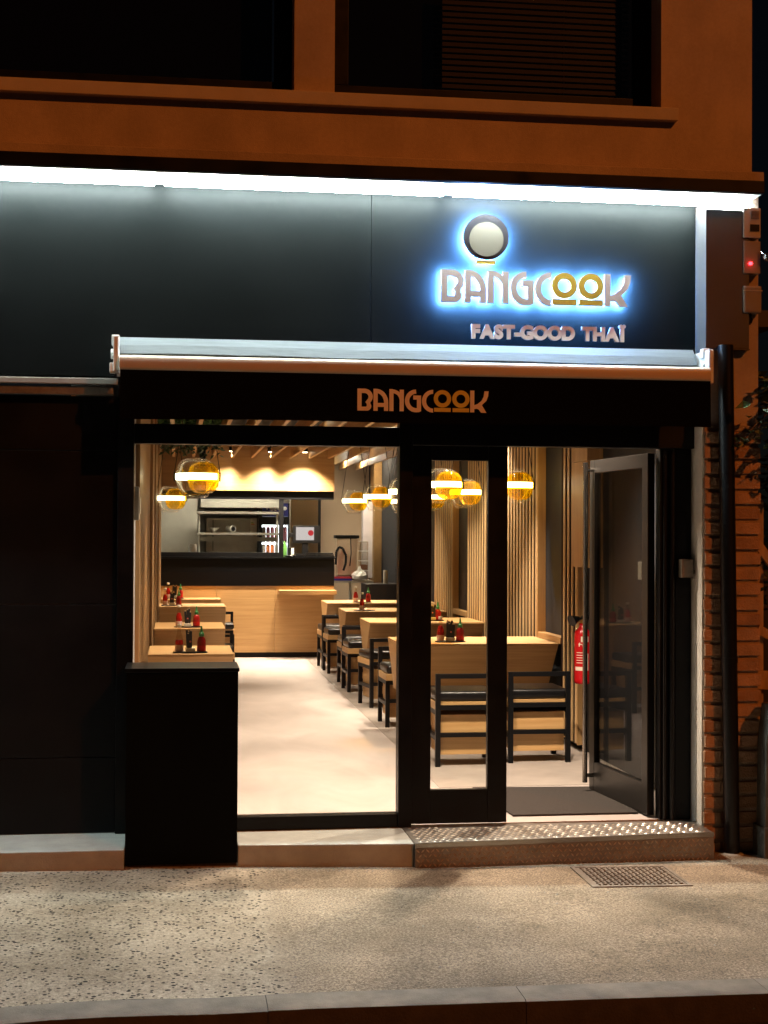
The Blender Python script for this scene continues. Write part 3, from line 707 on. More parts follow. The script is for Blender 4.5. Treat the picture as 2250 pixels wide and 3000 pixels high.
for (ya, yb) in ((11.28, 11.79), (12.59, 15.76), (16.60, 17.80), (18.6, 19.9)):
    box(3.104, 3.17, ya, yb, .06, 2.93).build('slat_backing', 'slat_back', wr)
    box(3.098, 3.17, ya - .022, ya - .001, .05, 2.93).build('panel_edge', 'oak_z', wr, .002)
    y = ya + .004
    while y < yb - .04:
        s_ = link('slat', SL, wr); s_.location = (0, y, 0); y += .122
for (ya, yb) in ((11.80, 12.56), (15.77, 16.57), (17.81, 18.57)):
    box(3.10, 3.169, ya, yb, .795, .85).build('wall_ledge', 'oak_y', wr, .003)
struct('wall_back', box(-.6, 3.6, 24.6, 24.8, -.1, 2.95), 'beige_wall')
BM = {}
bi = 0
for k in range(12):
    x = -.05 + k * .2625; y1 = 20.22 if x < 2.15 else 23.6
    key = y1
    if key not in BM: BM[key] = box(-.019, .019, 8.7, y1, 2.715, 2.86).mesh('beam', 'oak_y', .003)
    b_ = link('beam', BM[key], ce); b_.location = (x, 0, 0)
# tall cabinet by the entrance
cb = empty('wall_cabinet', (3.1, 10.6, 1.44), 'smooth light wood cabinet high on the right wall by the door', 'cabinet', world=True)
box(3.045, 3.169, 10.82, 11.25, 1.44, 2.245).build('lower_door', 'oak_z', cb, .003)
box(3.045, 3.169, 10.82, 11.25, 2.249, 2.93).build('upper_door', 'oak_z', cb, .003)
dm = MB().prism([(2.0, 8.70), (2.775, 8.70), (2.75, 9.63), (1.95, 9.68)], 2, .001, .012).build('door_mat', 'mat_fibre', None); tag(dm, 'dark fibre entrance mat inside the open doorway', 'mat')

# ------------------------------------------------------------------ counter and pass
ct = empty('counter', (.95, 20.5, 0), 'wood fronted counter with black top band at the back of the room', 'counter', world=True)
box(-.26, 2.137, 20.34, 20.95, .0, .068).build('plinth', 'black_laminate', ct)
for k, (a, b_) in enumerate(((-.26, .53), (.533, 1.33), (1.333, 2.137))):
    box(a, b_, 20.30, 20.95, .07, .975).build('front_panel', 'oak_x', ct, .002)
box(-.26, 2.140, 20.29, 20.95, .977, 1.345).build('black_band', 'black_laminate', ct, .002)
box(-.26, 2.170, 20.265, 20.98, 1.347, 1.366).build('counter_top', 'black_laminate', ct, .002)
sh_ = box(1.367, 2.14, 19.95, 20.298, .868, .923).build('side_shelf', 'oak_x', ct, .003)
ps = empty('serving_hatch', (.95, 20.4, 1.37), 'black framed serving hatch with wood bulkhead above the counter', 'serving hatch', world=True)
box(-.26, 2.137, 20.36, 20.46, 2.160, 2.272).build('hatch_beam', 'black_frame', ps, .002)
box(1.386, 1.447, 20.37, 20.45, 1.367, 2.159).build('hatch_post', 'black_frame', ps, .002)
box(-.26, 1.386, 20.37, 20.45, 1.367, 1.430).build('hatch_sill', 'black_frame', ps, .002)
box(.38, 2.137, 20.30, 20.50, 2.273, 2.945).build('bulkhead', 'oak_x', ps, .002)
box(-.26, .30, 20.30, 20.50, 2.273, 2.945).build('bulkhead', 'oak_dim', ps, .002)  # shade beside the spot pools is painted as darker wood
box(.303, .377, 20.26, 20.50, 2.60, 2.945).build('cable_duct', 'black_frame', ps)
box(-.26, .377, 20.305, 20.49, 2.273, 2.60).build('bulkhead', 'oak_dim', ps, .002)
av = empty('air_vent', (1.5, 19.3, 2.78), 'black slotted air grille under the ceiling before the bulkhead', 'air vent', world=True)
box(1.05, 1.88, 19.2, 19.26, 2.865, 2.945).build('grille_frame', 'black_frame', av)
for k in range(4): box(1.06, 1.87, 19.185, 19.199, 2.875 + k * .018, 2.883 + k * .018).build('louvre', 'black_frame', av)

# ------------------------------------------------------------------ kitchen behind
kw = struct('wall_kitchen', box(-.26, 2.05, 24.0, 24.2, 0, 2.95), 'kitchen_wall')
cd = box(-.25, .30, 22.6, 22.66, 0, 2.35).build('steel_cabinet', 'steel_dim', None, .004); tag(cd, 'tall brushed steel cabinet at left in the kitchen', 'cabinet')
su = empty('steel_shelving', (.9, 22.2, 1.36), 'stainless two tier shelf unit seen through the serving hatch', 'shelf', world=True)
box(.29, 1.50, 22.0, 22.4, 1.975, 2.012).build('shelf_board', 'steel', su, .003)
box(.29, 1.50, 22.0, 22.4, 1.665, 1.70).build('shelf_board', 'steel', su, .003)
for x in (.32, 1.47): MB().cyl((x, 22.05, 1.36), (x, 22.05, 1.975), .017).build('shelf_post', 'steel', su)
box(.32, 1.50, 22.30, 22.33, 1.575, 1.635).build('shelf_back', 'steel_dim', su)
hd = empty('extractor_hood', (.9, 22.8, 2.1), 'brushed steel extractor hood over the kitchen', 'hood', world=True)
MB().prism([(22.5, 2.08), (22.5, 2.16), (22.9, 2.5), (23.9, 2.5), (23.9, 2.08)], 0, .35, 1.55).build('hood_body', 'steel_dim', hd, .004)
ov = empty('steel_oven', (.95, 23.4, 0), 'wide steel oven with an energy label on its front', 'oven', world=True)
box(.45, 1.24, 23.3, 23.9, .0, 1.93).build('oven_body', 'steel_dim', ov, .004)
box(.55, .56, 23.285, 23.299, 1.42, 1.90).build('oven_seam', 'plastic_black', ov)
el = box(1.135, 1.235, 23.29, 23.2985, 1.70, 1.93).build('energy_label', 'label_paper', ov)
for k, (m_, wd) in enumerate((('energy_green', .035), ('energy_yellow', .045), ('energy_orange', .055))): box(1.145, 1.145 + wd, 23.286, 23.2895, 1.86 - k * .018, 1.872 - k * .018).build('energy_bar', m_, el)
tg2 = MB().lathe([(.02, 0), (.03, .02), (.075, .07), (.07, .072), (.025, .024)], (.55, 22.15, 1.701), 18).build('steel_bowl', 'steel', None, smooth=True); tag(tg2, 'small steel bowl standing on the lower kitchen shelf', 'bowl')
pp = empty('steel_pot', (.80, 22.15, 1.70), 'round steel pot lying on the lower kitchen shelf', 'pot', world=True)
MB().cyl((.76, 22.2, 1.755), (.82, 22.06, 1.755), .053, n=18).build('pot_body', 'steel', pp); MB().cyl((.822, 22.055, 1.755), (.825, 22.05, 1.755), .033, n=16).build('pot_mouth', 'plastic_black', pp)
jg = MB().lathe([(.05, 0), (.062, .02), (.055, .15), (.045, .17)], (.22, 21.0, 1.3675), 16).build('white_jug', 'plastic_white', None, smooth=True); tag(jg, 'white plastic jug on the counter at left', 'jug')
# drinks fridge
fg = empty('drinks_fridge', (1.55, 23.4, 0), 'lit drinks fridge with navy header and cans', 'fridge', world=True)
m = MB(); m.box(1.245, 1.30, 22.95, 23.6, 0, 2.16); m.box(1.70, 1.755, 22.95, 23.6, 0, 2.16); m.box(1.30, 1.70, 23.55, 23.6, 0, 2.16)
m.build('cabinet', 'plastic_black', fg, .004)
box(1.30, 1.70, 22.951, 23.55, 1.955, 2.16).build('header', 'navy_print', fg, .003)
for i, (x, z, r_) in enumerate(((1.375, 2.075, .014), (1.445, 2.07, .030), (1.50, 2.065, .022), (1.545, 2.075, .02), (1.65, 2.08, .03))):
    MB().cyl((x, 22.948, z), (x, 22.9505, z), r_, n=16).build('header_mark', 'can_white', fg)
box(1.30, 1.70, 22.96, 22.99, 1.83, 1.953).build('black_rail', 'plastic_black', fg)
box(1.305, 1.695, 23.535, 23.549, 1.30, 1.825).build('light_panel', 'fridge_light', fg)
for z in (1.28, 1.565): box(1.301, 1.699, 23.0, 23.5, z - .012, z).build('fridge_shelf', 'steel', fg)
cm = {k: MB().lathe([(.026, 0), (.031, .008), (.031, .15), (.024, .165), (.024, .17)], (0, 0, 0), 12).mesh('can', k, smooth=True) for k in ('can_red', 'can_pink', 'can_white', 'can_orange', 'can_blue')}
for row, z in ((0, 1.565), (1, 1.28)):
    for k in range(6):
        c_ = link('drink_can', cm[(['can_white', 'can_pink', 'can_pink', 'can_red', 'can_white', 'can_pink'], ['can_white', 'can_orange', 'can_orange', 'can_white', 'can_orange', 'can_blue'])[row][k]], None)
        c_.location = (1.335 + k * .065, 23.08, z + .0005)
        tag(c_, f'{["first","second","third","fourth","fifth","sixth"][k]} can from the left on the {["upper","lower"][row]} fridge shelf', 'can', 'cans in the drinks fridge')
        if row == 0: c_.scale = (1, 1, 1.35)
        else: c_.scale = (1, 1, 1.45)
kt = empty('kitchen_lamp', (1.0, 22.9, 2.9), 'ceiling tube lamp lighting the kitchen', 'lamp', world=True)
box(.2, 1.9, 21.6, 21.75, 2.88, 2.945).build('lamp_body', 'device_white', kt); box(.22, 1.88, 21.61, 21.74, 2.872, 2.879).build('lamp_tube', 'kitchen_tube', kt)
kt = empty('passage_lamp', (2.6, 22.9, 2.9), 'ceiling tube lamp lighting the passage behind the counter', 'lamp', world=True)
box(2.35, 2.95, 22.6, 22.75, 2.88, 2.945).build('lamp_body', 'device_white', kt); box(2.36, 2.94, 22.61, 22.74, 2.872, 2.879).build('lamp_tube', 'passage_tube', kt)

# till and things on the counter
ti = empty('till_screen', (1.77, 20.55, 1.367), 'black till with a lit screen standing on the counter', 'till', world=True)
m = MB(); m.box(1.59, 1.96, 20.52, 20.58, 1.56, 1.80); m.box(1.53, 1.60, 20.54, 20.60, 1.64, 1.70); m.build('monitor', 'plastic_black', ti, .004)
box(1.63, 1.88, 20.515, 20.5195, 1.60, 1.78).build('screen', 'screen', ti); MB().cyl((1.835, 20.512, 1.70), (1.835, 20.5145, 1.70), .04, n=20).build('screen_mark', 'screen_red', ti)
m = MB(); m.box(1.72, 1.80, 20.53, 20.60, 1.41, 1.56); m.box(1.64, 1.90, 20.45, 20.65, 1.3675, 1.41); m.build('stand', 'plastic_black', ti, .004)
cp_ = empty('card_printer', (1.55, 20.6, 1.367), 'small black receipt printer left of the till', 'printer', world=True)
box(1.52, 1.62, 20.5, 20.66, 1.3675, 1.50).build('printer_body', 'plastic_black', cp_, .006); box(1.565, 1.60, 20.495, 20.4995, 1.40, 1.49).build('paper', 'label_paper', cp_)
gb = MB().lathe([(.03, 0), (.034, .02), (.034, .13), (.014, .19), (.014, .22)], (1.475, 20.55, 1.3675), 14).build('green_bottle', 'bottle_green', None, smooth=True); tag(gb, 'green bottle on the counter beside the hatch post', 'bottle')
for k, (x0, x1, z0) in enumerate(((1.46, 1.64, 1.3668),)):
    o = MB().lathe([(.06, 0), (.095, .02), (.09, .025), (.055, .008)], (1.545, 20.37, 1.3668), 18).build('black_bowl', 'plastic_black', None); tag(o, 'flat black bowl on the counter edge', 'bowl')
for k in range(3):
    o = box(1.74 + .01 * k, 2.15 - .01 * k, 20.32, 20.48, 1.367 + k * .022, 1.385 + k * .022).build('serving_tray', 'plastic_black', None, .006); tag(o, ['lowest', 'middle', 'topmost'][k] + ' black serving tray in the stack on the counter end', 'tray', 'stack of serving trays')
o = box(1.60, 2.0, 21.2, 21.3, 1.0, 2.21).build('partition_column', 'kitchen_wall', None); tag(o, 'beige partition column behind the till', 'column')
o = box(2.06, 2.30, 23.9, 24.0, 0, 2.25).build('dark_doorway', 'plastic_black', None); tag(o, 'dark doorway in the beige rear wall', 'doorway')

# rear passage clutter
rb = empty('rear_table', (2.6, 22.6, 0), 'steel work table in the rear passage', 'table', world=True)
box(2.22, 2.95, 22.3, 22.9, .95, .985).build('table_top', 'steel', rb, .003)
for x in (2.25, 2.60, 2.92): MB().cyl((x, 22.35, 0), (x, 22.35, .95), .02).build('leg', 'steel', rb)
o = box(2.20, 2.62, 22.30, 22.55, 1.016, 1.040).build('red_tray', 'tray_red', None, .004); tag(o, 'red tray lying on the blue tray in the passage', 'tray')
o = box(2.20, 2.62, 22.30, 22.55, .986, 1.014).build('blue_tray', 'tray_blue', None, .004); tag(o, 'blue tray under the red tray on the rear table', 'tray')
wc = empty('rice_container', (2.62, 22.7, 1.0), 'cream bin with black lid and hose on the rear table', 'container', world=True)
MB().prism([(2.44, 1.05), (2.72, 1.05), (2.75, 1.62), (2.42, 1.62)], 1, 22.62, 22.86).build('bin_body', 'beige_wall', wc, .012)
box(2.40, 2.77, 22.60, 22.88, 1.622, 1.672).build('bin_lid', 'plastic_black', wc, .012)
box(2.44, 2.74, 22.62, 22.86, .986, 1.049).build('bin_base', 'plastic_black', wc)
MB().tube([(2.40, 22.56, 1.22), (2.41, 22.56, 1.42), (2.45, 22.56, 1.49), (2.51, 22.56, 1.47), (2.56, 22.56, 1.36), (2.555, 22.56, 1.24), (2.52, 22.56, 1.13)], .018, 8).build('hose', 'plastic_black', wc)
MB().tube([(2.63, 22.58, 1.65), (2.64, 22.57, 1.40), (2.62, 22.57, 1.2)], .008, 6).build('hose', 'plastic_black', wc)
for k in range(4):
    z = .986 + k * .15
    cbx = empty('clear_box', (2.83, 22.6, z), f'{["lowest","second","third","topmost"][k]} clear plastic box in the stack on the rear table', 'box', 'stack of clear food boxes', world=True)
    box(2.765, 2.895, 22.5, 22.7, z, z + .14).build('box_shell', 'box_clear', cbx, .006); box(2.76, 2.90, 22.495, 22.705, z + .141, z + .148).build('box_lid', 'plastic_white', cbx)
    if k < 2: box(2.775, 2.885, 22.51, 22.69, z + .01, z + .085).build('food', 'food_brown', cbx, .01)
bg_ = MB(); random.seed(3)
bg_.lathe([(.05, 0), (.10, .03), (.12, .08), (.09, .12), (.03, .16), (.015, .20)], (0, 0, 0), 14)
for i, v in enumerate(bg_.v): bg_.v[i] = (v[0] * random.uniform(.8, 1.25), v[1] * random.uniform(.8, 1.2), max(0, v[2] * random.uniform(.85, 1.15)))
o = bg_.build('plastic_bag', 'plastic_bag', None); o.location = (2.74, 22.33, .987); tag(o, 'crumpled pale plastic bag on the rear table', 'bag')
o = box(2.90, 3.05, 23.2, 23.4, 1.0, 2.2).build('white_column', 'pillar_white', None, .003); tag(o, 'white boxed column in the rear passage', 'column')
o = box(3.051, 3.169, 23.0, 23.5, 0, 2.945).build('brown_column', 'pillar_brown', None, .003); tag(o, 'brown wood column against the rear right wall', 'column')
o = box(2.66, 3.16, 20.9, 21.5, 0, .98).build('black_cabinet', 'plastic_black', None, .01); tag(o, 'low black cabinet behind the farthest right table', 'cabinet')
pr_ = MB().cyl((2.98, 21.2, .981), (2.98, 21.2, 1.17), .035, n=14).build('paper_roll', 'label_paper', None, smooth=True); tag(pr_, 'upright paper roll on the low black cabinet', 'paper roll')
o = box(-.06, .06, -.10, .10, 0, .13).build('blue_crate', 'crate_blue', None, .004); o.location = (2.53, 20.9, .62); o.rotation_euler = (0, 0, .3); tag(o, 'small blue crate beside the low black cabinet', 'crate')
o = box(2.35, 2.64, 20.75, 21.1, 0, .619).build('black_bin', 'plastic_black', None, .01); tag(o, 'black bin under the small blue crate', 'bin')

# ------------------------------------------------------------------ tables
def table(loc, L_, D, h, mirror, label):
    r_ = empty('dining_table', loc, label, 'table', 'wooden dining tables')
    x0, x1 = (0, L_)
    MB().prism([(-D / 2, h - .018), (D / 2, h - .018), (.075, .40), (-.075, .40)], 0, x0, x1).build('table_body', 'oak_x', r_, .002)
    box(x0 - .001, x1 + .001, -D / 2 - .001, D / 2 + .001, h - .0175, h).build('table_top', 'oak_x', r_, .002)
    a, b_ = (.12, L_ - .001) if not mirror else (.001, L_ - .12)
    box(a, b_, -.13, .13, .0, .399).build('pedestal', 'oak_x', r_, .002)
    return r_
ORD = ['nearest', 'second', 'third', 'farthest']
RT = [(1.805, 12.25, 1.285), (1.92, 15.19, 1.17), (1.922, 17.32, 1.168), (1.918, 19.42, 1.172)]
for k, (x, y, L_) in enumerate(RT): table((x, y, 0), L_, .84, .80, False, f'{ORD[k]} light wood table along the slatted right wall')
LT = [(-.204, 11.38, .62, .86, .80), (-.204, 14.42, .655, 1.0, .80), (-.204, 18.3, .79, .80, .81)]
for k, (x, y, L_, D, h) in enumerate(LT): table((x, y, 0), L_, D, h, True, f'{ORD[k]} light wood table along the left wall')
o = box(-.204, .58, 19.72, 20.288, .772, .818).build('wall_shelf_table', 'oak_x', None, .003); tag(o, 'thin wood shelf table against the counter at left', 'shelf')

# ------------------------------------------------------------------ chairs
def chair():
    r_ = empty('dining_chair', (0, 0, 0), 'chair', 'chair', 'black framed dining chairs')
    W, D, t = .47, .46, .036
    def leg(x, y, h): return box(x, x + t, y, y + t, 0, h)
    for x in (0, W - t):
        leg(x, 0, .675).build('leg', 'black_frame', r_, .002); leg(x, D - t, .412).build('leg', 'black_frame', r_, .002)
    box(t, W - t, .002, t - .002, .64, .674).build('back_rail', 'black_frame', r_, .002)
    m_ = MB()
    m_.box(t, W - t, .002, t - .002, .412, .447); m_.box(t, W - t, D - t + .002, D - .002, .375, .410); m_.box(.002, t - .002, t, D - t, .375, .410); m_.box(W - t + .002, W - .002, t, D - t, .375, .410)
    m_.build('seat_frame', 'black_frame', r_)
    for (a, b_, c, d) in ((t, W - t, .002, t - .002), (t, W - t, D - t + .002, D - .002)): box(a, b_, c, d, .215, .248).build('stretcher', 'black_frame', r_, .002)
    for x in (.002, W - t + .002): box(x, x + t - .004, t, D - t, .19, .222).build('stretcher', 'black_frame', r_, .002)
    box(t + .004, W - t - .004, t + .012, D - t - .004, .085, .374).build('seat_box', 'oak_x', r_, .002)
    m_ = MB(); m_.box(0.001, W - .001, t + .001, D + .02, .4125, .468); m_.build('seat_band', 'oak_x', r_, .002)
    m_ = MB(); m_.box(.006, W - .006, t + .004, D + .018, .469, .545)
    cu = m_.build('seat_cushion', 'leather', r_, .032, True, 4)
    return r_
c0 = chair(); used = [False]
def put_chair(x, y, rz, label):
    o = c0 if not used[0] else copy_tree(c0)
    used[0] = True; o.location = (x, y, 0); o.rotation_euler = (0, 0, R(rz)); o['label'] = label
W = .47
put_chair(1.862, 10.60, 0, 'black framed chair in front of the nearest right table, behind the narrow glass door')
put_chair(2.428, 10.72, 0, 'black framed chair in front of the nearest right table, beside the doorway')
put_chair(1.80 + W, 13.28, 181, 'black framed chair on the far side of the nearest right table, aisle seat')
put_chair(2.90, 13.25, 179, 'black framed chair on the far side of the nearest right table, wall seat')
for k, yt in enumerate((15.19, 17.32, 19.42)):
    nm = ORD[k + 1]
    put_chair(1.86 - .06 * k / 2, yt - .93, 8 if k == 0 else 2, f'black framed chair in front of the {nm} right table, aisle seat')
    put_chair(2.46, yt - .95, 0, f'black framed chair in front of the {nm} right table, wall seat')
    if k < 2:
        put_chair(1.79 + W, yt + 1.0, 182, f'black framed chair on the far side of the {nm} right table, aisle seat')
        put_chair(2.45 + W, yt + 1.0, 180, f'black framed chair on the far side of the {nm} right table, wall seat')
put_chair(.26 + W, 19.38, 180, 'black framed chair on the far side of the farthest left table')
put_chair(.12 + W, 15.62, 180, 'black framed chair on the far side of the second left table')
put_chair(-.05, 13.25, 0, 'black framed chair in front of the second left table')
put_chair(.0 + W, 12.5, 180, 'black framed chair on the far side of the nearest left table')

# ------------------------------------------------------------------ condiment sets
KM = {}
KM['glass'] = MB().lathe([(.030, .002), (.031, .075), (.028, .095), (.016, .140), (.013, .175), (.013, .178)], n=18).mesh('bottle_glass', 'bottle_clear', smooth=True)
KM['sauce'] = MB().lathe([(.0285, .004), (.0295, .074), (.025, .088)], n=18).mesh('sauce_fill', 'sauce_red', smooth=True)
KM['sauce_full'] = MB().lathe([(.0285, .004), (.0295, .074), (.027, .092), (.0155, .128)], n=18).mesh('sauce_fill', 'sauce_red', smooth=True)
KM['lab'] = MB().lathe([(.0318, .006), (.0318, .050)], n=18).mesh('paper_label', 'label_pink', smooth=True)
KM['cap'] = MB().lathe([(.016, .178), (.017, .180), (.017, .200), (.015, .203)], n=16).mesh('cap', 'cap_cream', smooth=True)
KM['sq'] = MB().lathe([(.031, 0), (.033, .004), (.033, .070), (.031, .088), (.022, .105), (.014, .112)], n=18).mesh('bottle_body', 'sauce_dark', smooth=True)
KM['sqlab'] = MB().lathe([(.0335, .008), (.0335, .045)], n=18).mesh('printed_label', 'sauce_red', smooth=True)
KM['sqcap'] = MB().lathe([(.019, .112), (.020, .114), (.020, .135), (.012, .142), (.010, .150), (.0055, .185), (.004, .188)], n=16).mesh('green_cap', 'cap_green', smooth=True)
KM['tray'] = MB().lathe([(.125, 0), (.13, .004), (.128, .008), (.122, .005)], n=28).mesh('saucer', 'black_laminate', smooth=True)
KM['cup'] = box(-.035, .035, -.035, .035, 0, .028).mesh('holder', 'label_paper', .002)
def slv(seed):
    random.seed(seed); a, b_, c = MB(), MB(), MB()
    for k in range(9):
        x, y = random.uniform(-.024, .024), random.uniform(-.026, .026); dx = random.uniform(-.008, .008); dz = random.uniform(.130, .165)
        a.prism([(x - .008, .028), (x + .008, .028), (x + .009 + dx, dz), (x - .009 + dx, dz)], 1, y - .002, y + .002)
        b_.prism([(x - .006 + dx, dz), (x + .006 + dx, dz), (x + .004 + dx, dz + random.uniform(.006, .018)), (x - .005 + dx, dz + .008)], 1, y - .0015, y + .0015)
    c.cyl((0, -.0305, .075), (0, -.0295, .075), .008, n=6)
    return a.mesh('paper_sleeves', 'paper_black'), b_.mesh('chopstick_tips', 'chopstick'), c.mesh('sleeve_mark', 'print_pink')
def part(name, key, p): return link(name, KM[key] if isinstance(key, str) else key, p)
def cond(x, y, z, where, full=True, have='kcs', seed=1, sp=.082, rev=False):
    t = link('sauce_tray', KM['tray']); t.location = (x, y, z + .0005); t.scale = (1, .6, 1); tag(t, f'dark oval tray holding condiments on the {where}', 'tray', 'condiment trays')
    zz = z + .009
    if 'k' in have:
        k = empty('ketchup_bottle', (x - sp, y, zz), f'clear glass ketchup bottle with cream cap on the {where}', 'bottle', 'ketchup bottles')
        part('bottle_glass', 'glass', k); part('sauce_fill', 'sauce_full' if full else 'sauce', k); part('paper_label', 'lab', k); part('cap', 'cap', k)
    if 'c' in have:
        c = empty('chopstick_holder', (x, y, zz), f'holder of chopsticks in black paper sleeves on the {where}', 'holder', 'chopstick holders')
        a, b_, d = slv(seed); part('holder', 'cup', c); o = link('paper_sleeves', a, c); o['kind'] = 'stuff'; o = link('chopstick_tips', b_, c); o['kind'] = 'stuff'; link('sleeve_mark', d, c)
    if 's' in have:
        s_ = empty('chilli_bottle', (x + sp, y, zz), f'red chilli sauce bottle with green nozzle cap on the {where}', 'bottle', 'chilli sauce bottles')
        part('bottle_body', 'sq', s_); part('printed_label', 'sqlab', s_); part('green_cap', 'sqcap', s_)
cond(.103, 11.10, .80, 'nearest left table', False, seed=11)
cond(.105, 14.12, .80, 'second left table', True, seed=12)
cond(-.055, 18.15, .81, 'farthest left table', True, seed=13)
cond(-.03, 19.95, .818, 'shelf table by the counter', True, seed=14)
cond(2.235, 12.05, .80, 'nearest right table', True, seed=15)
cond(2.60, 15.05, .80, 'second right table', True, 'cs', seed=16, sp=.06)
cond(2.16, 17.1, .80, 'third right table', True, 'k', seed=17, sp=.03)
cond(2.385, 19.15, .80, 'farthest right table', True, 'ks', seed=18)
random.seed(9)

# ------------------------------------------------------------------ pendant lamps
def dome(R_, hz, z0=0, a0=-90, a1=90, n=14): return [(max(.002, R_ * math.cos(R(a0 + (a1 - a0) * k / n)) ** .8 if abs(a0 + (a1 - a0) * k / n) < 89.9 else .002), z0 + hz * math.sin(R(a0 + (a1 - a0) * k / n))) for k in range(n + 1)]
PM = {}
PM['clear'] = MB().lathe([(.005, -.158), (.075, -.155), (.098, -.138), (.100, -.115), (.120, -.095), (.138, -.055), (.143, -.015), (.142, .03), (.132, .08), (.110, .115), (.075, .132), (.005, .136)], n=30).mesh('clear_globe', 'globe_clear', smooth=True)
PM['amber'] = MB().lathe([(.005, -.125), (.06, -.122), (.085, -.105), (.105, -.075), (.116, -.03), (.116, .02), (.104, .065), (.078, .095), (.045, .108), (.005, .11)], n=28).mesh('amber_globe', 'globe_amber', smooth=True)
bm_ = MB(); prf = [(.1455, -.023), (.1465, -.021), (.1465, .021), (.1455, .023)]
n = 40
for (r_, z) in prf:
    for k in range(n): bm_.v.append((r_ * math.cos(2 * math.pi * k / n) * 1.08 + .012, r_ * math.sin(2 * math.pi * k / n), z))
for j in range(3):
    for k in range(n): bm_.f.append((j * n + k, j * n + (k + 1) % n, (j + 1) * n + (k + 1) % n, (j + 1) * n + k))
PM['band'] = bm_.mesh('light_band', 'lamp_band', smooth=True)
PM['clip'] = box(-.006, .006, -.012, .012, -.035, .035).mesh('side_clip', 'plastic_black', .002)
def pendant(x, y, z, label):
    r_ = empty('pendant_lamp', (x, y, z), label, 'lamp', 'amber glass pendant lamps')
    link('clear_globe', PM['clear'], r_); a = link('amber_globe', PM['amber'], r_); a.location = (.058, 0, .002); link('light_band', PM['band'], r_)
    for s_ in (-1, 1):
        c = link('side_clip', PM['clip'], r_); c.location = (.012 + s_ * .166, 0, 0)
        MB().cyl((.012 + s_ * .166, 0, .03), (.012 + s_ * .045, 0, 2.945 - z), .0032, n=6).build('cord', 'plastic_black', r_)
    return r_
PR = ['nearest', 'second', 'third', 'farthest']
for k, y in enumerate((12.3, 14.45, 16.45, 18.6)):
    pendant(2.205, y, 2.105, f'{PR[k]} amber and clear glass pendant in the aisle-side right row')
    pendant(2.815, y, 2.105, f'{PR[k]} amber and clear glass pendant in the wall-side right row')
pendant(.132, 11.0, 2.10, 'large amber and clear glass pendant over the nearest left table')
pendant(-.075, 16.7, 2.075, 'smaller looking amber glass pendant over the far left tables')

# ------------------------------------------------------------------ ceiling spotlights
def spot(x, y, tx, ty, power, label, size=86, blend=.85, z=2.85):
    r_ = empty('ceiling_spotlight', (x, y, z), label, 'spotlight', 'ceiling spotlights', world=True)
    p = Vector((x, y, z)); d = (Vector((tx, ty, 0)) - p).normalized()
    MB().cyl(tuple(p - d * .06), tuple(p), .038, .042, n=16).build('spot_body', 'plastic_black', r_)
    MB().cyl(tuple(p + d * .001), tuple(p + d * .004), .032, n=16).build('spot_lens', 'spot_face', r_)
    MB().cyl(tuple(p - d * .06), (x, y, 2.949), .010, n=8).build('spot_stem', 'plastic_black', r_)
    l = bpy.data.lights.new('spot_light', 'SPOT'); l.energy = power; l.spot_size = R(size); l.spot_blend = blend; l.color = (1.0, .815, .63); l.shadow_soft_size = .035
    lo = bpy.data.objects.new('spot_light', l); C.objects.link(lo); lo.location = p + d * .03; lo.rotation_euler = d.to_track_quat('-Z', 'Y').to_euler()
P = 480
spot(.344, 9.30, .5, 9.2, P * .85, 'ceiling spotlight just inside the window at left', 84)
spot(1.394, 9.35, 1.95, 8.95, P * .85, 'ceiling spotlight just inside the window at right', 116, .5)
spot(2.444, 9.45, 2.62, 8.95, P * 1.2, 'ceiling spotlight just inside the doorway', 118, .8)
spot(.344, 11.55, .30, 11.6, P * .9, 'ceiling spotlight above the nearest left table', 66)
spot(.606, 13.75, .45, 14.0, P * .9, 'bright ceiling spotlight glimpsed through the transom')
spot(.344, 18.4, .35, 18.5, P * .8, 'ceiling spotlight above the far left tables', 66)
spot(1.394, 12.2, 1.3, 12.3, P * .58, 'ceiling spotlight above the aisle, nearest the window')
spot(1.394, 15.2, 1.3, 15.3, P * .58, 'ceiling spotlight above the middle of the aisle')
spot(1.394, 18.3, 1.2, 18.3, P * .58, 'ceiling spotlight above the aisle by the counter')
spot(2.444, 12.45, 2.42, 12.5, P * 1.15, 'ceiling spotlight above the nearest right table', 74)
spot(2.444, 15.35, 2.42, 15.4, P * 1.15, 'ceiling spotlight above the second right table', 74)
spot(2.444, 17.5, 2.42, 17.5, P * 1.1, 'ceiling spotlight above the third right table', 74)
spot(2.444, 19.5, 2.42, 19.5, P * 1.1, 'ceiling spotlight above the farthest right table', 74)
spot(2.93, 14.0, 3.05, 14.0, P * .9, 'ceiling spotlight washing the slatted right wall', 110, .9)
for k, x in enumerate((.72, 1.24, 1.70)):
    spot(x, 19.98, x, 20.30, 760, f'{["left","middle","right"][k]} ceiling spotlight washing the wood bulkhead', 112, 1.0, 2.79)

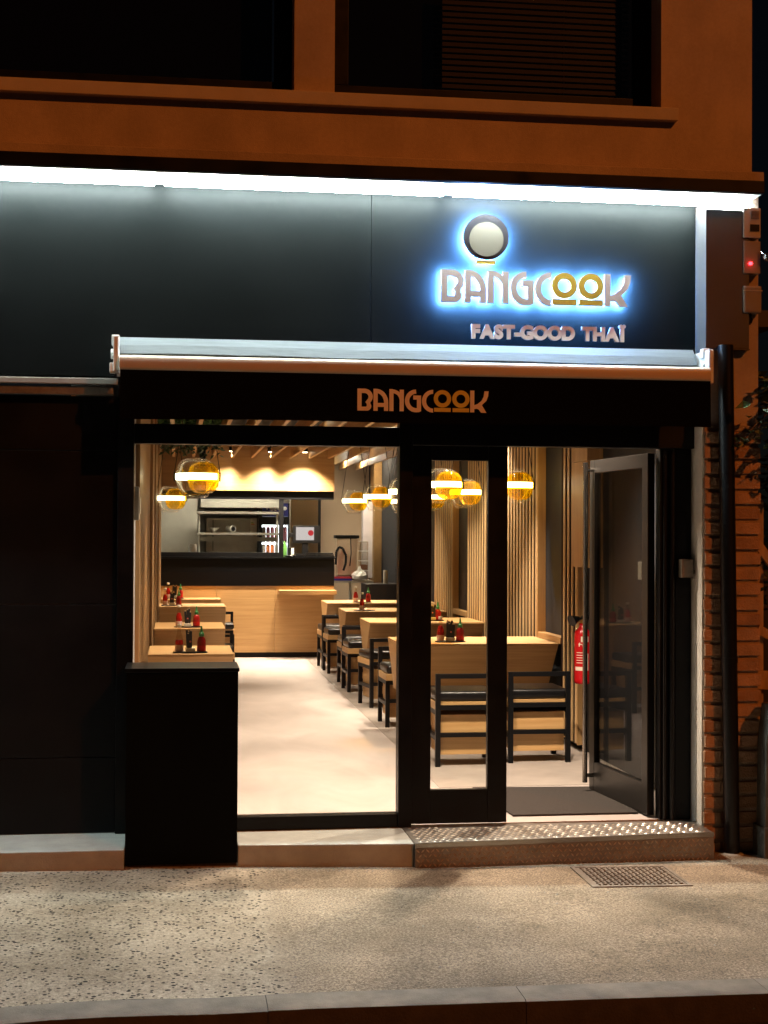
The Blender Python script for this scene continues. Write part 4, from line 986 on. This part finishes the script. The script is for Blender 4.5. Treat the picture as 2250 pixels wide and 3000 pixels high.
# ------------------------------------------------------------------ greenery under the ceiling
mp_ = empty('moss_panel', (.1, 15.0, 2.87), 'green moss panel set between the ceiling beams at left', 'moss panel', world=True)
box(-.25, .46, 13.2, 17.6, 2.925, 2.948).build('moss_backing', 'leaf_dark', mp_)
fo = MB(); leaves(fo, [(random.uniform(-.25, .46), random.uniform(13.2, 17.6), random.uniform(2.885, 2.925)) for k in range(2200)], .03, .07, .3); fo.build('moss', 'moss', mp_, kind='stuff')
hf = empty('hanging_fern', (.1, 17.3, 2.6), 'bushy green fern hanging from the ceiling above the left tables', 'plant', world=True)
fo = MB(); leaves(fo, [(random.uniform(-.2, .50), random.uniform(16.9, 17.8), 2.86 - abs(random.gauss(0, .09))) for k in range(900)], .04, .09, 1.0); fo.build('foliage', 'leaf', hf, kind='stuff')
box(-.2, .5, 17.0, 17.7, 2.86, 2.90).build('planter', 'black_frame', hf)

# ------------------------------------------------------------------ fire extinguisher
ex = empty('fire_extinguisher', (3.062, 11.0, .555), 'red fire extinguisher with white label hung on the right wall by the door', 'fire extinguisher')
MB().lathe([(.055, 0), (.066, .01), (.068, .03), (.068, .46), (.060, .50), (.040, .53), (.028, .545), (.028, .575)], n=24).build('cylinder', 'ext_red', ex, smooth=True)
MB().cyl((0, 0, .575), (0, 0, .61), .014, n=12).build('valve', 'brass', ex)
m = MB(); m.box(-.012, .05, -.016, .016, .61, .64); m.tube([(-.005, 0, .635), (.09, 0, .685)], .009, 8); m.build('handle', 'plastic_black', ex)
MB().tube([(-.01, -.01, .62), (-.045, -.02, .61)], .012, 8).build('hose', 'plastic_black', ex)
m = MB(); m.cyl((-.035, -.02, .625), (-.105, -.045, .60), .018, .055, 18); m.build('horn', 'plastic_black', ex, smooth=True)
def wrap(x0, x1, z0, z1, m_, r_=.0688, nm='label_patch'):
    mb = MB(); k = 8
    for i in range(k + 1):
        a = (x0 + (x1 - x0) * i / k) / r_ - math.pi / 2
        mb.v += [(r_ * math.cos(a), r_ * math.sin(a), z0), (r_ * math.cos(a), r_ * math.sin(a), z1)]
    for i in range(k): mb.f.append((2 * i, 2 * i + 2, 2 * i + 3, 2 * i + 1))
    mb.build(nm, m_, ex)
wrap(-.03, .035, .40, .452, 'label_paper'); wrap(-.085, .035, .13, .165, 'label_paper'); wrap(.018, .034, .166, .29, 'label_paper'); wrap(.004, .016, .29, .345, 'label_paper')
for k in range(5): wrap(-.07, -.01 - .006 * (k % 2), .20 + k * .024, .206 + k * .024, 'label_paper', nm='print_line')
cu = bpy.data.curves.new('tmp', 'FONT'); cu.body = 'feu'; cu.size = .046; cu.offset = .0012; cu.fill_mode = 'BOTH'
me = curve_to_mesh(cu, 'print_text', 'label_paper')
for v in me.vertices:
    a = (v.co.x - .050) / .069 - math.pi / 2; v.co = (.0692 * math.cos(a), .0692 * math.sin(a), v.co.z + .36)
link('print_text', me, ex)
box(.060, .112, -.03, .03, .2, .4).build('wall_bracket', 'plastic_black', ex)
ex.scale = (.92, .92, .80)
